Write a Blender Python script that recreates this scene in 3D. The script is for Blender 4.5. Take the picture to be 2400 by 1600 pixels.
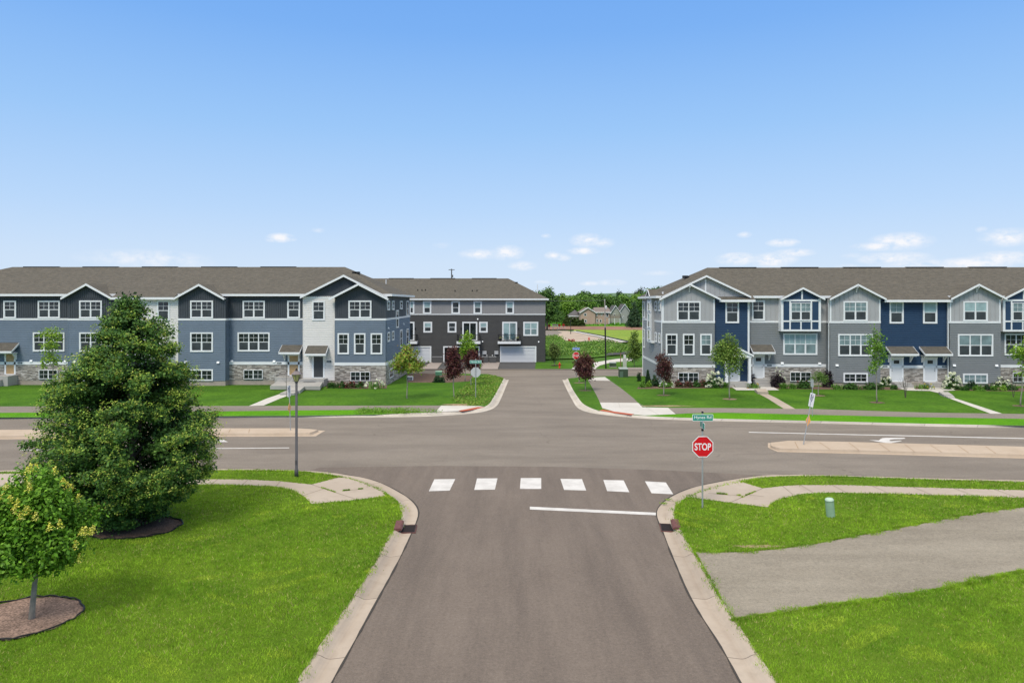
import bpy, bmesh, math, random
import numpy as np
from mathutils import Vector
from math import radians as R, sin, cos, pi

for o in list(bpy.data.objects): bpy.data.objects.remove(o)
SC = bpy.context.scene
COL = SC.collection

# ------------------------------------------------------------------ camera
F, CX, HY, CZ = 1650.0, 1200.0, 708.0, 7.65        # focal length, centre and horizon in photo pixels (2400 wide); lens height in m
cam = bpy.data.cameras.new('camera'); cam.sensor_width = 36; cam.lens = 36*F/2400
cam.shift_y = -(800-HY)/2400; cam.clip_start = .1; cam.clip_end = 6000
co = bpy.data.objects.new('camera', cam); COL.objects.link(co)
co.location = (0, 0, CZ); co.rotation_euler = (R(90), 0, 0); SC.camera = co

def lin(c):
    c = c/255.0
    return c/12.92 if c <= .04045 else ((c+.055)/1.055)**2.4
def srgb(r, g, b): return (lin(r), lin(g), lin(b), 1)

# ------------------------------------------------------------------ world
SUN_EL, SUN_AZ = 52, 205        # azimuth measured clockwise from +Y: behind the camera and to its left
W = bpy.data.worlds.new('World'); SC.world = W; W.use_nodes = True
nt = W.node_tree; N = nt.nodes; L = nt.links
for n in list(N): N.remove(n)
def nd(t, tree=None, **k):
    n = (tree or nt).nodes.new(t)
    for a, b in k.items(): setattr(n, a, b)
    return n
def lk(a, b, tree=None): (tree or nt).links.new(a, b)
def mth(op, a, b=None, c=None, tree=None, clamp=False):
    n = nd('ShaderNodeMath', tree, operation=op); n.use_clamp = clamp
    for i, v in enumerate((a, b, c)):
        if v is None: continue
        if isinstance(v, (int, float)): n.inputs[i].default_value = v
        else: lk(v, n.inputs[i], tree)
    return n.outputs[0]
out = nd('ShaderNodeOutputWorld'); bg = nd('ShaderNodeBackground'); bg.inputs[1].default_value = .1
lk(bg.outputs[0], out.inputs[0])
sky = nd('ShaderNodeTexSky', sky_type='NISHITA'); sky.sun_disc = False
sky.sun_elevation = R(SUN_EL); sky.sun_rotation = R(SUN_AZ)
tc = nd('ShaderNodeTexCoord'); sx = nd('ShaderNodeSeparateXYZ'); lk(tc.outputs['Generated'], sx.inputs[0])
hyp = mth('SQRT', mth('ADD', mth('MULTIPLY', sx.outputs[0], sx.outputs[0]), mth('MULTIPLY', sx.outputs[1], sx.outputs[1])))
el = mth('DIVIDE', sx.outputs[2], mth('MAXIMUM', hyp, .001))          # tangent of elevation
az = mth('ARCTAN2', sx.outputs[0], sx.outputs[1])
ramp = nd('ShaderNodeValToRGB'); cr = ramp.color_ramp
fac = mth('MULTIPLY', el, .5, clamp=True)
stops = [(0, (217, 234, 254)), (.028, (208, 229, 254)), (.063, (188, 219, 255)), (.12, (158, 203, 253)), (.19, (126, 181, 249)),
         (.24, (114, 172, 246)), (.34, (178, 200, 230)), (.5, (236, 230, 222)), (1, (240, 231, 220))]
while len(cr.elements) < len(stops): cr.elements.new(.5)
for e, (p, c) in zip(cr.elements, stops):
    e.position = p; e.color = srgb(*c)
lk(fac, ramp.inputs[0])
# clouds: directions (azimuth, tangent of elevation) of the small cumulus along the horizon
cmb = nd('ShaderNodeCombineXYZ'); lk(az, cmb.inputs[0]); lk(el, cmb.inputs[1])
nz = nd('ShaderNodeTexNoise'); nz.inputs['Scale'].default_value = 55; nz.inputs['Detail'].default_value = 6; nz.inputs['Roughness'].default_value = .62
st = nd('ShaderNodeVectorMath', operation='MULTIPLY'); lk(cmb.outputs[0], st.inputs[0]); st.inputs[1].default_value = (1, 1.7, 1)
lk(st.outputs[0], nz.inputs['Vector'])
clouds = [(657,557,26,9,.95),(637,562,14,5,.5),(685,561,9,4,.4),(340,606,118,17,.5),(390,615,90,14,.4),(745,540,14,5,.3),(1036,575,16,6,.25),(1123,596,36,10,.7),
 (1187,592,32,14,.8),(1224,623,25,9,.8),(1280,553,9,4,.7),(1375,563,30,13,.75),(1412,569,22,10,.6),(1366,588,29,7,.95),(1297,599,16,8,.8),(1321,603,14,7,.6),
 (1271,661,15,4,.5),(1382,664,18,5,.6),(1434,662,28,6,.5),(1744,550,14,6,.55),(1835,569,30,8,.9),(1863,592,38,8,.8),(1727,607,38,12,1),(1811,609,45,14,1),
 (2110,566,58,17,1),(2060,577,50,9,.9),(2093,605,68,12,.8),(2150,619,85,9,.6),(2362,556,52,17,.9),(2280,618,80,13,.9),(2350,605,70,13,.85),(2300,538,12,6,.4),
 (1998,600,22,6,.3),(1985,625,22,5,.6),(1540,640,30,5,.3),(60,650,60,6,.3),(-250,590,110,18,.6),(2600,600,120,20,.7),(2800,540,70,15,.6),(-600,620,150,20,.6)]
acc = None
for (px, py, w, h, op) in clouds:
    t = (px-CX)/F; a = math.atan(t); v = (HY-py)/F*cos(a)
    s1 = nd('ShaderNodeVectorMath', operation='SUBTRACT'); lk(cmb.outputs[0], s1.inputs[0]); s1.inputs[1].default_value = (a, v, 0)
    s2 = nd('ShaderNodeVectorMath', operation='MULTIPLY'); lk(s1.outputs[0], s2.inputs[0])
    s2.inputs[1].default_value = (F/(w*1.5)/cos(a)**2*1.0, F/(h*1.45)*(1/cos(a)), 0)
    s3 = nd('ShaderNodeVectorMath', operation='LENGTH'); lk(s2.outputs[0], s3.inputs[0])
    d = mth('MULTIPLY', mth('SUBTRACT', 1.0, s3.outputs['Value'], clamp=True), op*1.6)
    acc = d if acc is None else mth('MAXIMUM', acc, d)
cd = mth('MULTIPLY', acc, mth('MULTIPLY', mth('SUBTRACT', nz.outputs['Fac'], .32), 3.4, clamp=False), clamp=True)
front = mth('GREATER_THAN', sx.outputs[2], 0)
cd = mth('MULTIPLY', mth('MULTIPLY', cd, front), .93)
mixn = nd('ShaderNodeMixRGB'); mixn.inputs[0].default_value = .08
sc10 = nd('ShaderNodeMixRGB', blend_type='MULTIPLY'); sc10.inputs[0].default_value = 1; sc10.inputs[2].default_value = (10, 10, 10, 1)
lk(ramp.outputs[0], sc10.inputs[1]); lk(sc10.outputs[0], mixn.inputs[1]); lk(sky.outputs[0], mixn.inputs[2])
mc = nd('ShaderNodeMixRGB'); lk(cd, mc.inputs[0]); lk(mixn.outputs[0], mc.inputs[1]); mc.inputs[2].default_value = (9.6, 9.6, 9.9, 1)
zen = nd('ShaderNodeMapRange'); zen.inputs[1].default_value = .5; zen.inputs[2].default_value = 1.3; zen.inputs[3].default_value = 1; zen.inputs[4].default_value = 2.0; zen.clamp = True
lk(el, zen.inputs[0])                       # unseen overcast above the blue, boosted to brighten and neutralise the scene's light
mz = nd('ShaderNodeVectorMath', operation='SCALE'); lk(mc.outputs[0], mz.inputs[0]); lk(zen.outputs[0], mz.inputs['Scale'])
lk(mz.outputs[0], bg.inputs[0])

# ------------------------------------------------------------------ sun and exposure
sl = bpy.data.lights.new('sun', 'SUN'); sl.energy = 2.5; sl.angle = R(16); sl.color = (1, .93, .82)
so = bpy.data.objects.new('sun', sl); COL.objects.link(so)
a = R(SUN_AZ); dv = Vector((sin(a)*cos(R(SUN_EL)), cos(a)*cos(R(SUN_EL)), sin(R(SUN_EL))))
so.rotation_euler = dv.to_track_quat('Z', 'Y').to_euler()
vs = SC.view_settings; vs.view_transform = 'Standard'; vs.look = 'None'; vs.exposure = 0.0; vs.gamma = 1
SC.render.engine = 'CYCLES'

# ------------------------------------------------------------------ measuring helpers
GP = [(0, 0), (55, 0), (84, -.7), (115, -.85), (390, -3), (700, -3), (900, -3)]
def g(y):
    if y <= GP[0][0]: return 0.0
    for (a, b), (c, d) in zip(GP, GP[1:]):
        if y <= c: return b+(d-b)*(y-a)/(c-a)
    return GP[-1][1]
def at(px, py, dz=0.0):
    """the point of the terrain (raised by dz) on the sight line measured at px, py"""
    k = (py-HY)/F
    lo, hi = 3.0, 1500.0
    for _ in range(60):
        m = (lo+hi)/2
        if CZ-k*m > g(m)+dz: lo = m
        else: hi = m
    return Vector(((px-CX)/F*lo, lo, g(lo)+dz))

# ------------------------------------------------------------------ materials
MATS = {}
def mat(name, col, rough=.7, noise=None, bump=None, metal=0, spec=.3, scale2=None, attr=None, trans=0):
    """noise = (scale, amount[, big scale, big amount]); bump = (scale, strength)"""
    if name in MATS: return MATS[name]
    m = bpy.data.materials.new(name); m.use_nodes = True; t = m.node_tree
    b = t.nodes['Principled BSDF']; b.inputs['Roughness'].default_value = rough; b.inputs['Metallic'].default_value = metal
    b.inputs['Specular IOR Level'].default_value = spec
    c = (col[0], col[1], col[2], 1)
    src = None
    tcn = nd('ShaderNodeTexCoord', t); vec = tcn.outputs['Object']
    if attr:
        an = nd('ShaderNodeAttribute', t); an.attribute_name = attr; src = an.outputs['Color']
    if noise:
        for sc_, am in [(noise[0], noise[1])]+([(noise[2], noise[3])] if len(noise) > 2 else []):
            n = nd('ShaderNodeTexNoise', t); n.inputs['Scale'].default_value = sc_; n.inputs['Detail'].default_value = 4
            lk(vec, n.inputs['Vector'], t)
            mr = nd('ShaderNodeMapRange', t); mr.inputs[1].default_value = .3; mr.inputs[2].default_value = .7
            mr.inputs[3].default_value = 1-am; mr.inputs[4].default_value = 1+am
            lk(n.outputs['Fac'], mr.inputs[0], t)
            mx = nd('ShaderNodeVectorMath', t, operation='SCALE'); lk(mr.outputs[0], mx.inputs['Scale'], t)
            if src is None: mx.inputs[0].default_value = c[:3]
            else: lk(src, mx.inputs[0], t)
            src = mx.outputs[0]
    if src is None: b.inputs['Base Color'].default_value = c
    else: lk(src, b.inputs['Base Color'], t)
    if bump:
        n = nd('ShaderNodeTexNoise', t); n.inputs['Scale'].default_value = bump[0]; n.inputs['Detail'].default_value = 3
        lk(vec, n.inputs['Vector'], t)
        bp = nd('ShaderNodeBump', t); bp.inputs['Strength'].default_value = bump[1]; bp.inputs['Distance'].default_value = .02
        lk(n.outputs['Fac'], bp.inputs['Height'], t); lk(bp.outputs[0], b.inputs['Normal'], t)
    if trans:
        tr = nd('ShaderNodeBsdfTranslucent', t); ms = nd('ShaderNodeMixShader', t); ms.inputs[0].default_value = trans
        if src is None: tr.inputs[0].default_value = c
        else: lk(src, tr.inputs[0], t)
        o = t.nodes['Material Output']; lk(b.outputs[0], ms.inputs[1], t); lk(tr.outputs[0], ms.inputs[2], t); lk(ms.outputs[0], o.inputs[0], t)
    MATS[name] = m; return m
def cmix(t, a, b, f):
    n = nd('ShaderNodeMixRGB', t)
    for i, v in ((1, a), (2, b)):
        if isinstance(v, tuple): n.inputs[i].default_value = (v[0], v[1], v[2], 1)
        else: lk(v, n.inputs[i], t)
    if isinstance(f, (int, float)): n.inputs[0].default_value = f
    else: lk(f, n.inputs[0], t)
    return n.outputs[0]
def noisef(t, vec, scale, lo, hi, detail=5, rough=.55, stretch=None):
    n = nd('ShaderNodeTexNoise', t); n.inputs['Scale'].default_value = scale; n.inputs['Detail'].default_value = detail
    n.inputs['Roughness'].default_value = rough
    if stretch:
        s = nd('ShaderNodeVectorMath', t, operation='MULTIPLY'); lk(vec, s.inputs[0], t); s.inputs[1].default_value = stretch; vec = s.outputs[0]
    lk(vec, n.inputs['Vector'], t)
    mr = nd('ShaderNodeMapRange', t); mr.inputs[1].default_value = lo; mr.inputs[2].default_value = hi; lk(n.outputs['Fac'], mr.inputs[0], t)
    return mr.outputs[0]
def custom(name, rough=.8, spec=.25):
    m = bpy.data.materials.new(name); m.use_nodes = True; t = m.node_tree
    b = t.nodes['Principled BSDF']; b.inputs['Roughness'].default_value = rough; b.inputs['Specular IOR Level'].default_value = spec
    tcn = nd('ShaderNodeTexCoord', t); MATS[name] = m
    return m, t, b, tcn.outputs['Object'], tcn
def bumpit(t, b, h, strength, dist):
    bp = nd('ShaderNodeBump', t); bp.inputs['Strength'].default_value = strength; bp.inputs['Distance'].default_value = dist
    lk(h, bp.inputs['Height'], t); lk(bp.outputs[0], b.inputs['Normal'], t)

def asphalt(name, c1, c2, c3, spk=.5, cracks=True, streak=(.22, 1, 1)):
    m, t, b, v, _ = custom(name, .85, .2)
    c = cmix(t, c1, c2, noisef(t, v, .22, .35, .65, 3))
    c = cmix(t, c, tuple(x*1.12 for x in c2), mth('MULTIPLY', noisef(t, v, 2.2, .4, .75, 8, .75), .6, tree=t))
    c = cmix(t, c, c3, mth('MULTIPLY', noisef(t, v, .5, .42, .68, 6, .7, streak), .95, tree=t))
    f = noisef(t, v, 38, .35, .65, 3, .8)
    c = cmix(t, c, tuple(x*1.55 for x in c1), mth('MULTIPLY', noisef(t, v, 17, .52, .72, 3, .9), spk, tree=t))
    c = cmix(t, c, tuple(x*.5 for x in c1), mth('MULTIPLY', noisef(t, v, 13, .55, .75, 3, .9), spk, tree=t))
    if cracks:
        vo = nd('ShaderNodeTexVoronoi', t); vo.feature = 'DISTANCE_TO_EDGE'; vo.inputs['Scale'].default_value = .13
        wv = nd('ShaderNodeTexNoise', t); wv.inputs['Scale'].default_value = .8; wv.inputs['Detail'].default_value = 5; lk(v, wv.inputs['Vector'], t)
        av = nd('ShaderNodeVectorMath', t, operation='ADD'); lk(v, av.inputs[0], t)
        sv = nd('ShaderNodeVectorMath', t, operation='SCALE'); sv.inputs['Scale'].default_value = 1.2; lk(wv.outputs['Color'], sv.inputs[0], t)
        lk(sv.outputs[0], av.inputs[1], t); lk(av.outputs[0], vo.inputs['Vector'], t)
        cf = mth('MULTIPLY', mth('LESS_THAN', vo.outputs['Distance'], .0022, tree=t), mth('GREATER_THAN', noisef(t, v, .12, 0, 1, 2), .52, tree=t), tree=t)
        c = cmix(t, c, tuple(x*.45 for x in c1), mth('MULTIPLY', cf, .4, tree=t))
    gsc = nd('ShaderNodeVectorMath', t, operation='SCALE'); lk(c, gsc.inputs[0], t)
    gr_ = mth('ADD', mth('MULTIPLY', noisef(t, v, 11, .25, .75, 6, .85), .55, tree=t), mth('MULTIPLY', noisef(t, v, 30, .2, .8, 3, .9), .55, tree=t), tree=t)
    lk(mth('ADD', gr_, .45, tree=t), gsc.inputs['Scale'], t); c = gsc.outputs[0]
    lk(c, b.inputs['Base Color'], t); bumpit(t, b, f, .35, .01)
    return m
M_ROAD = asphalt('asphalt_road', (.188, .162, .134), (.217, .189, .158), (.155, .133, .111), .35)
M_ROAD2 = asphalt('asphalt_near', (.148, .121, .100), (.172, .142, .118), (.118, .097, .082), .45, False, (1.6, .16, 1))
M_DRIVE = asphalt('asphalt_aged', (.225, .198, .155), (.275, .246, .196), (.185, .163, .127), .75, False)
M_TRAIL = asphalt('asphalt_trail', (.20, .175, .148), (.225, .20, .17), (.18, .158, .134), .4, False)
M_DKASP = asphalt('asphalt_dark', (.07, .07, .072), (.09, .09, .09), (.06, .06, .062), .4, False)

def concrete(name, c1, c2, joints=False, bands=False):
    m, t, b, v, tcn = custom(name, .85, .2)
    c = cmix(t, c1, c2, noisef(t, v, .5, .35, .65, 5))
    c = cmix(t, c, tuple(x*.72 for x in c1), mth('MULTIPLY', noisef(t, v, 3.0, .5, .8, 6, .7), .5, tree=t))
    c = cmix(t, c, tuple(x*.8 for x in c2), mth('MULTIPLY', noisef(t, v, 45, .5, .8, 2, .8), .35, tree=t))
    if joints:                                  # contraction joints and the dirt line along the gutter, in metres along the kerb
        s = nd('ShaderNodeSeparateXYZ', t); lk(tcn.outputs['UV'], s.inputs[0], t)
        fr = mth('FRACT', mth('DIVIDE', s.outputs[0], 3.05, tree=t), tree=t)
        j = mth('LESS_THAN', fr, .008, tree=t)
        c = cmix(t, c, (.07, .055, .045), mth('MULTIPLY', j, .75, tree=t))
        e = mth('SUBTRACT', 1, mth('MULTIPLY', mth('ABSOLUTE', mth('SUBTRACT', s.outputs[1], .47, tree=t), tree=t), 5, tree=t), tree=t, clamp=True)
        c = cmix(t, c, (.24, .19, .145), mth('MULTIPLY', mth('MULTIPLY', e, noisef(t, v, 1.4, .3, .7, 4), tree=t), .5, tree=t))
        seg = nd('ShaderNodeTexWhiteNoise', t); seg.noise_dimensions = '1D'; lk(mth('FLOOR', mth('DIVIDE', s.outputs[0], 3.05, tree=t), tree=t), seg.inputs['W'], t)
        sc_ = nd('ShaderNodeVectorMath', t, operation='SCALE'); lk(c, sc_.inputs[0], t)
        lk(mth('ADD', mth('MULTIPLY', seg.outputs['Value'], .16, tree=t), .92, tree=t), sc_.inputs['Scale'], t); c = sc_.outputs[0]
    lk(c, b.inputs['Base Color'], t); bumpit(t, b, noisef(t, v, 25, .3, .7), .15, .01)
    return m
M_KERB = concrete('concrete_kerb', (.36, .300, .24), (.415, .352, .285), True)
M_KERBN = concrete('concrete_kerb_new', (.46, .42, .36), (.52, .48, .42), True)
M_WALK = concrete('concrete_walk', (.375, .315, .255), (.42, .36, .295))
M_PALE = concrete('concrete_pale', (.50, .48, .44), (.56, .54, .50))
M_STEP = concrete('concrete_step', (.34, .33, .31), (.40, .39, .365))
M_PEACH = concrete('concrete_median', (.42, .335, .25), (.47, .385, .30))

def grassmat(name, a, bcol, cdry, patch=.3, fine=30):
    m, t, b, v, _ = custom(name, .9, .08)
    c = cmix(t, a, bcol, noisef(t, v, patch, .35, .65, 5))
    c = cmix(t, c, cdry, mth('MULTIPLY', noisef(t, v, 1.3, .55, .8, 6, .7), .4, tree=t))
    c = cmix(t, c, tuple(x*.38 for x in a), mth('MULTIPLY', noisef(t, v, fine, .45, .7, 3, .8), .55, tree=t))
    c = cmix(t, c, tuple(x*1.5 for x in bcol), mth('MULTIPLY', noisef(t, v, fine*.7, .55, .75, 3, .8), .5, tree=t))
    lk(c, b.inputs['Base Color'], t); bumpit(t, b, noisef(t, v, fine, .3, .7, 2), .8, .06)
    return m
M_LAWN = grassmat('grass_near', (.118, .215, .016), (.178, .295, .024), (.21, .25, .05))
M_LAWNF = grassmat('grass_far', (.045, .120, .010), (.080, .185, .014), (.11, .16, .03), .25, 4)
M_VERGE = grassmat('grass_verge', (.085, .27, .008), (.125, .34, .010), (.10, .22, .02), .4, 14)
M_ROUGH = grassmat('grass_rough', (.06, .14, .015), (.11, .22, .03), (.14, .15, .05), .5, 6)
M_FIELD = grassmat('grass_field', (.17, .27, .035), (.25, .33, .05), (.30, .32, .10), .05, 1.5)
M_GROUND = grassmat('grass_ground', (.05, .12, .015), (.08, .17, .02), (.10, .14, .03), .02, .8)

M_WHITE = mat('white_trim', (.74, .76, .77), .5, (3, .03))
M_SOFFIT = mat('soffit', (.62, .63, .63), .6)
M_BLUE = mat('blue_siding', (.142, .186, .240), .55, (1.2, .05, .25, .05))
M_DARK = mat('dark_board', (.058, .068, .080), .6, (1.5, .07))
M_CREAM = mat('cream_siding', (.70, .68, .655), .55, (1.2, .03))
M_GREYL = mat('grey_siding', (.20, .215, .222), .55, (1.2, .05))
M_GREYB = mat('grey_board', (.37, .375, .38), .6, (1.2, .04))
M_NAVY = mat('navy_siding', (.022, .052, .105), .5, (1.2, .06))
M_CHAR = mat('charcoal_siding', (.062, .062, .062), .55, (1.2, .06))
M_GREYR = mat('grey_rib', (.27, .265, .265), .6, (1.2, .04))
M_FOUND = mat('foundation', (.36, .31, .26), .9, (2, .12))
M_PLY = mat('plywood', (.42, .29, .155), .8, (6, .12))
M_DOORD = mat('dark_door', (.055, .058, .062), .5, (8, .2))
M_DOORW = mat('pale_door', (.62, .64, .65), .5)
M_BLACK = mat('black_metal', (.015, .015, .016), .5)
M_GLASS = mat('window_glass', (.018, .024, .028), .06, (1.5, .9), spec=.55)
M_SCREEN = mat('window_screen', (.040, .048, .052), .35, (2, .3), spec=.4)
M_BLIND = mat('window_blind', (.30, .42, .43), .35, (1.5, .18), spec=.4)
M_BLIND2 = mat('window_blind_grey', (.17, .24, .25), .35, (1.5, .3), spec=.4)
M_GARAGE = mat('garage_panel', (.62, .64, .67), .5)
M_STEEL = mat('galvanised', (.42, .44, .45), .45, (8, .08), metal=.5)
M_POLE = mat('painted_pole', (.075, .075, .08), .55, (4, .08))
M_MULCH = mat('mulch', (.23, .155, .115), .95, (22, .6, 3, .2), (20, 1))
M_MULCHD = mat('mulch_dark', (.13, .085, .062), .95, (22, .6, 3, .2), (20, 1))
M_SOIL = mat('soil', (.25, .14, .09), .95, (.3, .25, .05, .2))
M_SAND = mat('sand', (.42, .34, .26), .95, (.4, .15, .08, .15))
M_PAVER = mat('pavers', (.30, .26, .235), .9, (6, .2))
M_BARK = mat('bark', (.17, .14, .11), .9, (9, .25), (14, .6))
M_BARKG = mat('bark_grey', (.26, .24, .20), .9, (9, .2), (14, .5))
M_LEAF = mat('leaf', (1, 1, 1), .55, attr='col', trans=.22, spec=.25)
M_PETAL = mat('petal', (1, 1, 1), .7, attr='col', trans=.2, spec=.1)
M_BLADE = mat('grass_blade', (1, 1, 1), .7, attr='col', trans=.25, spec=.1)
def paint():
    m, t, b, v, _ = custom('road_paint', .7, .2)
    c = cmix(t, (.60, .585, .56), (.50, .485, .46), noisef(t, v, 1.6, .4, .65, 5))
    w = mth('MULTIPLY', noisef(t, v, 26, .56, .66, 4, .8), noisef(t, v, 2.1, .42, .7, 4), tree=t)
    c = cmix(t, c, (.22, .195, .175), mth('MULTIPLY', w, .85, tree=t)); lk(c, b.inputs['Base Color'], t); return m
M_MARK = paint()
M_REDP = mat('tactile_red', (.40, .095, .045), .8, (6, .1))
M_RUST = mat('rusty_iron', (.13, .055, .05), .8, (10, .25))

# ledge stone
def stone():
    m, t, b, v, tcn = custom('ledge_stone', .9, .2)
    s = nd('ShaderNodeSeparateXYZ', t); lk(v, s.inputs[0], t)
    cb = nd('ShaderNodeCombineXYZ', t); lk(mth('ADD', s.outputs[0], s.outputs[1], tree=t), cb.inputs[0], t); lk(s.outputs[2], cb.inputs[1], t)
    br = nd('ShaderNodeTexBrick', t); br.offset = .37; br.squash = .6; br.squash_frequency = 3
    br.inputs['Scale'].default_value = 1; br.inputs['Mortar Size'].default_value = .008; br.inputs['Brick Width'].default_value = .46; br.inputs['Row Height'].default_value = .085
    br.inputs['Color1'].default_value = (0, 0, 0, 1); br.inputs['Color2'].default_value = (1, 1, 1, 1); br.inputs['Mortar'].default_value = (.5, .5, .5, 1)
    lk(cb.outputs[0], br.inputs['Vector'], t)
    r = nd('ShaderNodeValToRGB', t); e = r.color_ramp
    for k in range(3): e.elements.new(.5)
    for el_, (p, c) in zip(e.elements, [(0, (.13, .12, .11, 1)), (.3, (.25, .235, .215, 1)), (.5, (.36, .33, .29, 1)), (.75, (.44, .41, .37, 1)), (1, (.60, .57, .53, 1))]):
        el_.position = p; el_.color = c
    lk(br.outputs['Color'], r.inputs[0], t)
    c = cmix(t, r.outputs[0], (.20, .15, .12), mth('MULTIPLY', noisef(t, v, 4, .5, .75), .5, tree=t))
    c = cmix(t, c, (.06, .055, .05), mth('MULTIPLY', br.outputs['Fac'], .6, tree=t))
    lk(c, b.inputs['Base Color'], t); bumpit(t, b, r.outputs[0], .6, .04)
    return m
M_STONE = stone()
def shingle():
    m, t, b, v, _ = custom('roof_shingle', .95, .1)
    s = nd('ShaderNodeSeparateXYZ', t); lk(v, s.inputs[0], t)
    cb = nd('ShaderNodeCombineXYZ', t); lk(s.outputs[0], cb.inputs[0], t); lk(mth('MULTIPLY', s.outputs[2], 2.6, tree=t), cb.inputs[1], t)
    br = nd('ShaderNodeTexBrick', t); br.offset = .45
    br.inputs['Scale'].default_value = 1; br.inputs['Mortar Size'].default_value = .006; br.inputs['Brick Width'].default_value = .33; br.inputs['Row Height'].default_value = .14
    br.inputs['Color1'].default_value = (.091, .085, .072, 1); br.inputs['Color2'].default_value = (.126, .117, .099, 1); br.inputs['Mortar'].default_value = (.075, .066, .055, 1)
    lk(cb.outputs[0], br.inputs['Vector'], t)
    c = cmix(t, br.outputs['Color'], (.155, .135, .105), mth('MULTIPLY', noisef(t, v, 3.2, .45, .7, 4, .7), .5, tree=t))
    c = cmix(t, c, (.07, .072, .066), mth('MULTIPLY', noisef(t, v, 5.5, .5, .75, 4, .7), .55, tree=t))
    lk(c, b.inputs['Base Color'], t); bumpit(t, b, noisef(t, v, 9, .3, .7), .5, .03)
    return m
M_SHING = shingle()

# ------------------------------------------------------------------ objects
def tag(o, label=None, cat=None, group=None, kind=None):
    if label: o['label'] = label
    if cat: o['category'] = cat
    if group: o['group'] = group
    if kind: o['kind'] = kind
    return o
def empty(name, loc=(0, 0, 0), rz=0, label=None, cat=None, group=None):
    o = bpy.data.objects.new(name, None); COL.objects.link(o); o.location = loc; o.rotation_euler = (0, 0, rz)
    o.empty_display_size = .2
    return tag(o, label, cat, group)
def copy_tree(o, parent=None):
    c = o.copy(); COL.objects.link(c); c.parent = parent
    for ch in [x for x in bpy.data.objects if x.parent == o]: copy_tree(ch, c)
    return c
class MB:
    def __init__(s): s.v = []; s.f = []; s.mi = []; s.m = 0
    def add(s, vs, fs):
        n = len(s.v); s.v += [tuple(p) for p in vs]
        for f in fs: s.f.append([i+n for i in f]); s.mi.append(s.m)
        return s
    def box(s, x0, x1, y0, y1, z0, z1):
        x0, x1 = min(x0, x1), max(x0, x1); y0, y1 = min(y0, y1), max(y0, y1); z0, z1 = min(z0, z1), max(z0, z1)
        return s.add([(x0,y0,z0),(x1,y0,z0),(x1,y1,z0),(x0,y1,z0),(x0,y0,z1),(x1,y0,z1),(x1,y1,z1),(x0,y1,z1)],
                     [(0,3,2,1),(4,5,6,7),(0,1,5,4),(1,2,6,5),(2,3,7,6),(3,0,4,7)])
    def ext(s, poly, y0, y1):
        """polygon in (x, z) given thickness from y0 to y1"""
        if y0 > y1: y0, y1 = y1, y0
        a = sum(p[0]*q[1]-q[0]*p[1] for p, q in zip(poly, poly[1:]+poly[:1]))
        if a < 0: poly = poly[::-1]
        n = len(poly)
        return s.add([(p[0], y0, p[1]) for p in poly]+[(p[0], y1, p[1]) for p in poly],
                     [tuple(range(n)), tuple(range(2*n-1, n-1, -1))]+[(i, i+n, (i+1) % n+n, (i+1) % n) for i in range(n)])
    def extz(s, poly, z0, z1):
        a = sum(p[0]*q[1]-q[0]*p[1] for p, q in zip(poly, poly[1:]+poly[:1]))
        if a < 0: poly = poly[::-1]
        n = len(poly)
        return s.add([(p[0], p[1], z0) for p in poly]+[(p[0], p[1], z1) for p in poly],
                     [tuple(range(n-1, -1, -1)), tuple(range(n, 2*n))]+[(i, (i+1) % n, (i+1) % n+n, i+n) for i in range(n)])
    def tube(s, pts, rs, seg=8, cap=True):
        pts = [Vector(p) for p in pts]; n = len(pts)
        if isinstance(rs, (int, float)): rs = [rs]*n
        vs = []; prev = None
        for i, p in enumerate(pts):
            d = (pts[min(i+1, n-1)]-pts[max(i-1, 0)]).normalized()
            a = Vector((1, 0, 0)) if abs(d.x) < .8 else Vector((0, 1, 0))
            u = d.cross(a).normalized() if prev is None else (prev-d*prev.dot(d)).normalized()
            w = d.cross(u); prev = u
            for k in range(seg):
                t = 2*pi*k/seg; vs.append(p+(u*cos(t)+w*sin(t))*rs[i])
        fs = [(i*seg+k, i*seg+(k+1) % seg, (i+1)*seg+(k+1) % seg, (i+1)*seg+k) for i in range(n-1) for k in range(seg)]
        if cap: fs += [tuple(range(seg-1, -1, -1)), tuple(range((n-1)*seg, n*seg))]
        return s.add(vs, fs)
    def lathe(s, cx, cy, prof, seg=16):
        return s.tube([(cx, cy, z) for r, z in prof], [max(r, .001) for r, z in prof], seg)
    def build(s, name, m, parent=None, smooth=False, **kw):
        me = bpy.data.meshes.new(name); me.from_pydata(s.v, [], s.f)
        for x in (m if isinstance(m, (list, tuple)) else [m]): me.materials.append(x)
        if any(s.mi): me.polygons.foreach_set('material_index', s.mi)
        if smooth: me.polygons.foreach_set('use_smooth', [True]*len(me.polygons))
        o = bpy.data.objects.new(name, me); COL.objects.link(o)
        if parent: o.parent = parent
        return tag(o, **kw)

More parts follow.
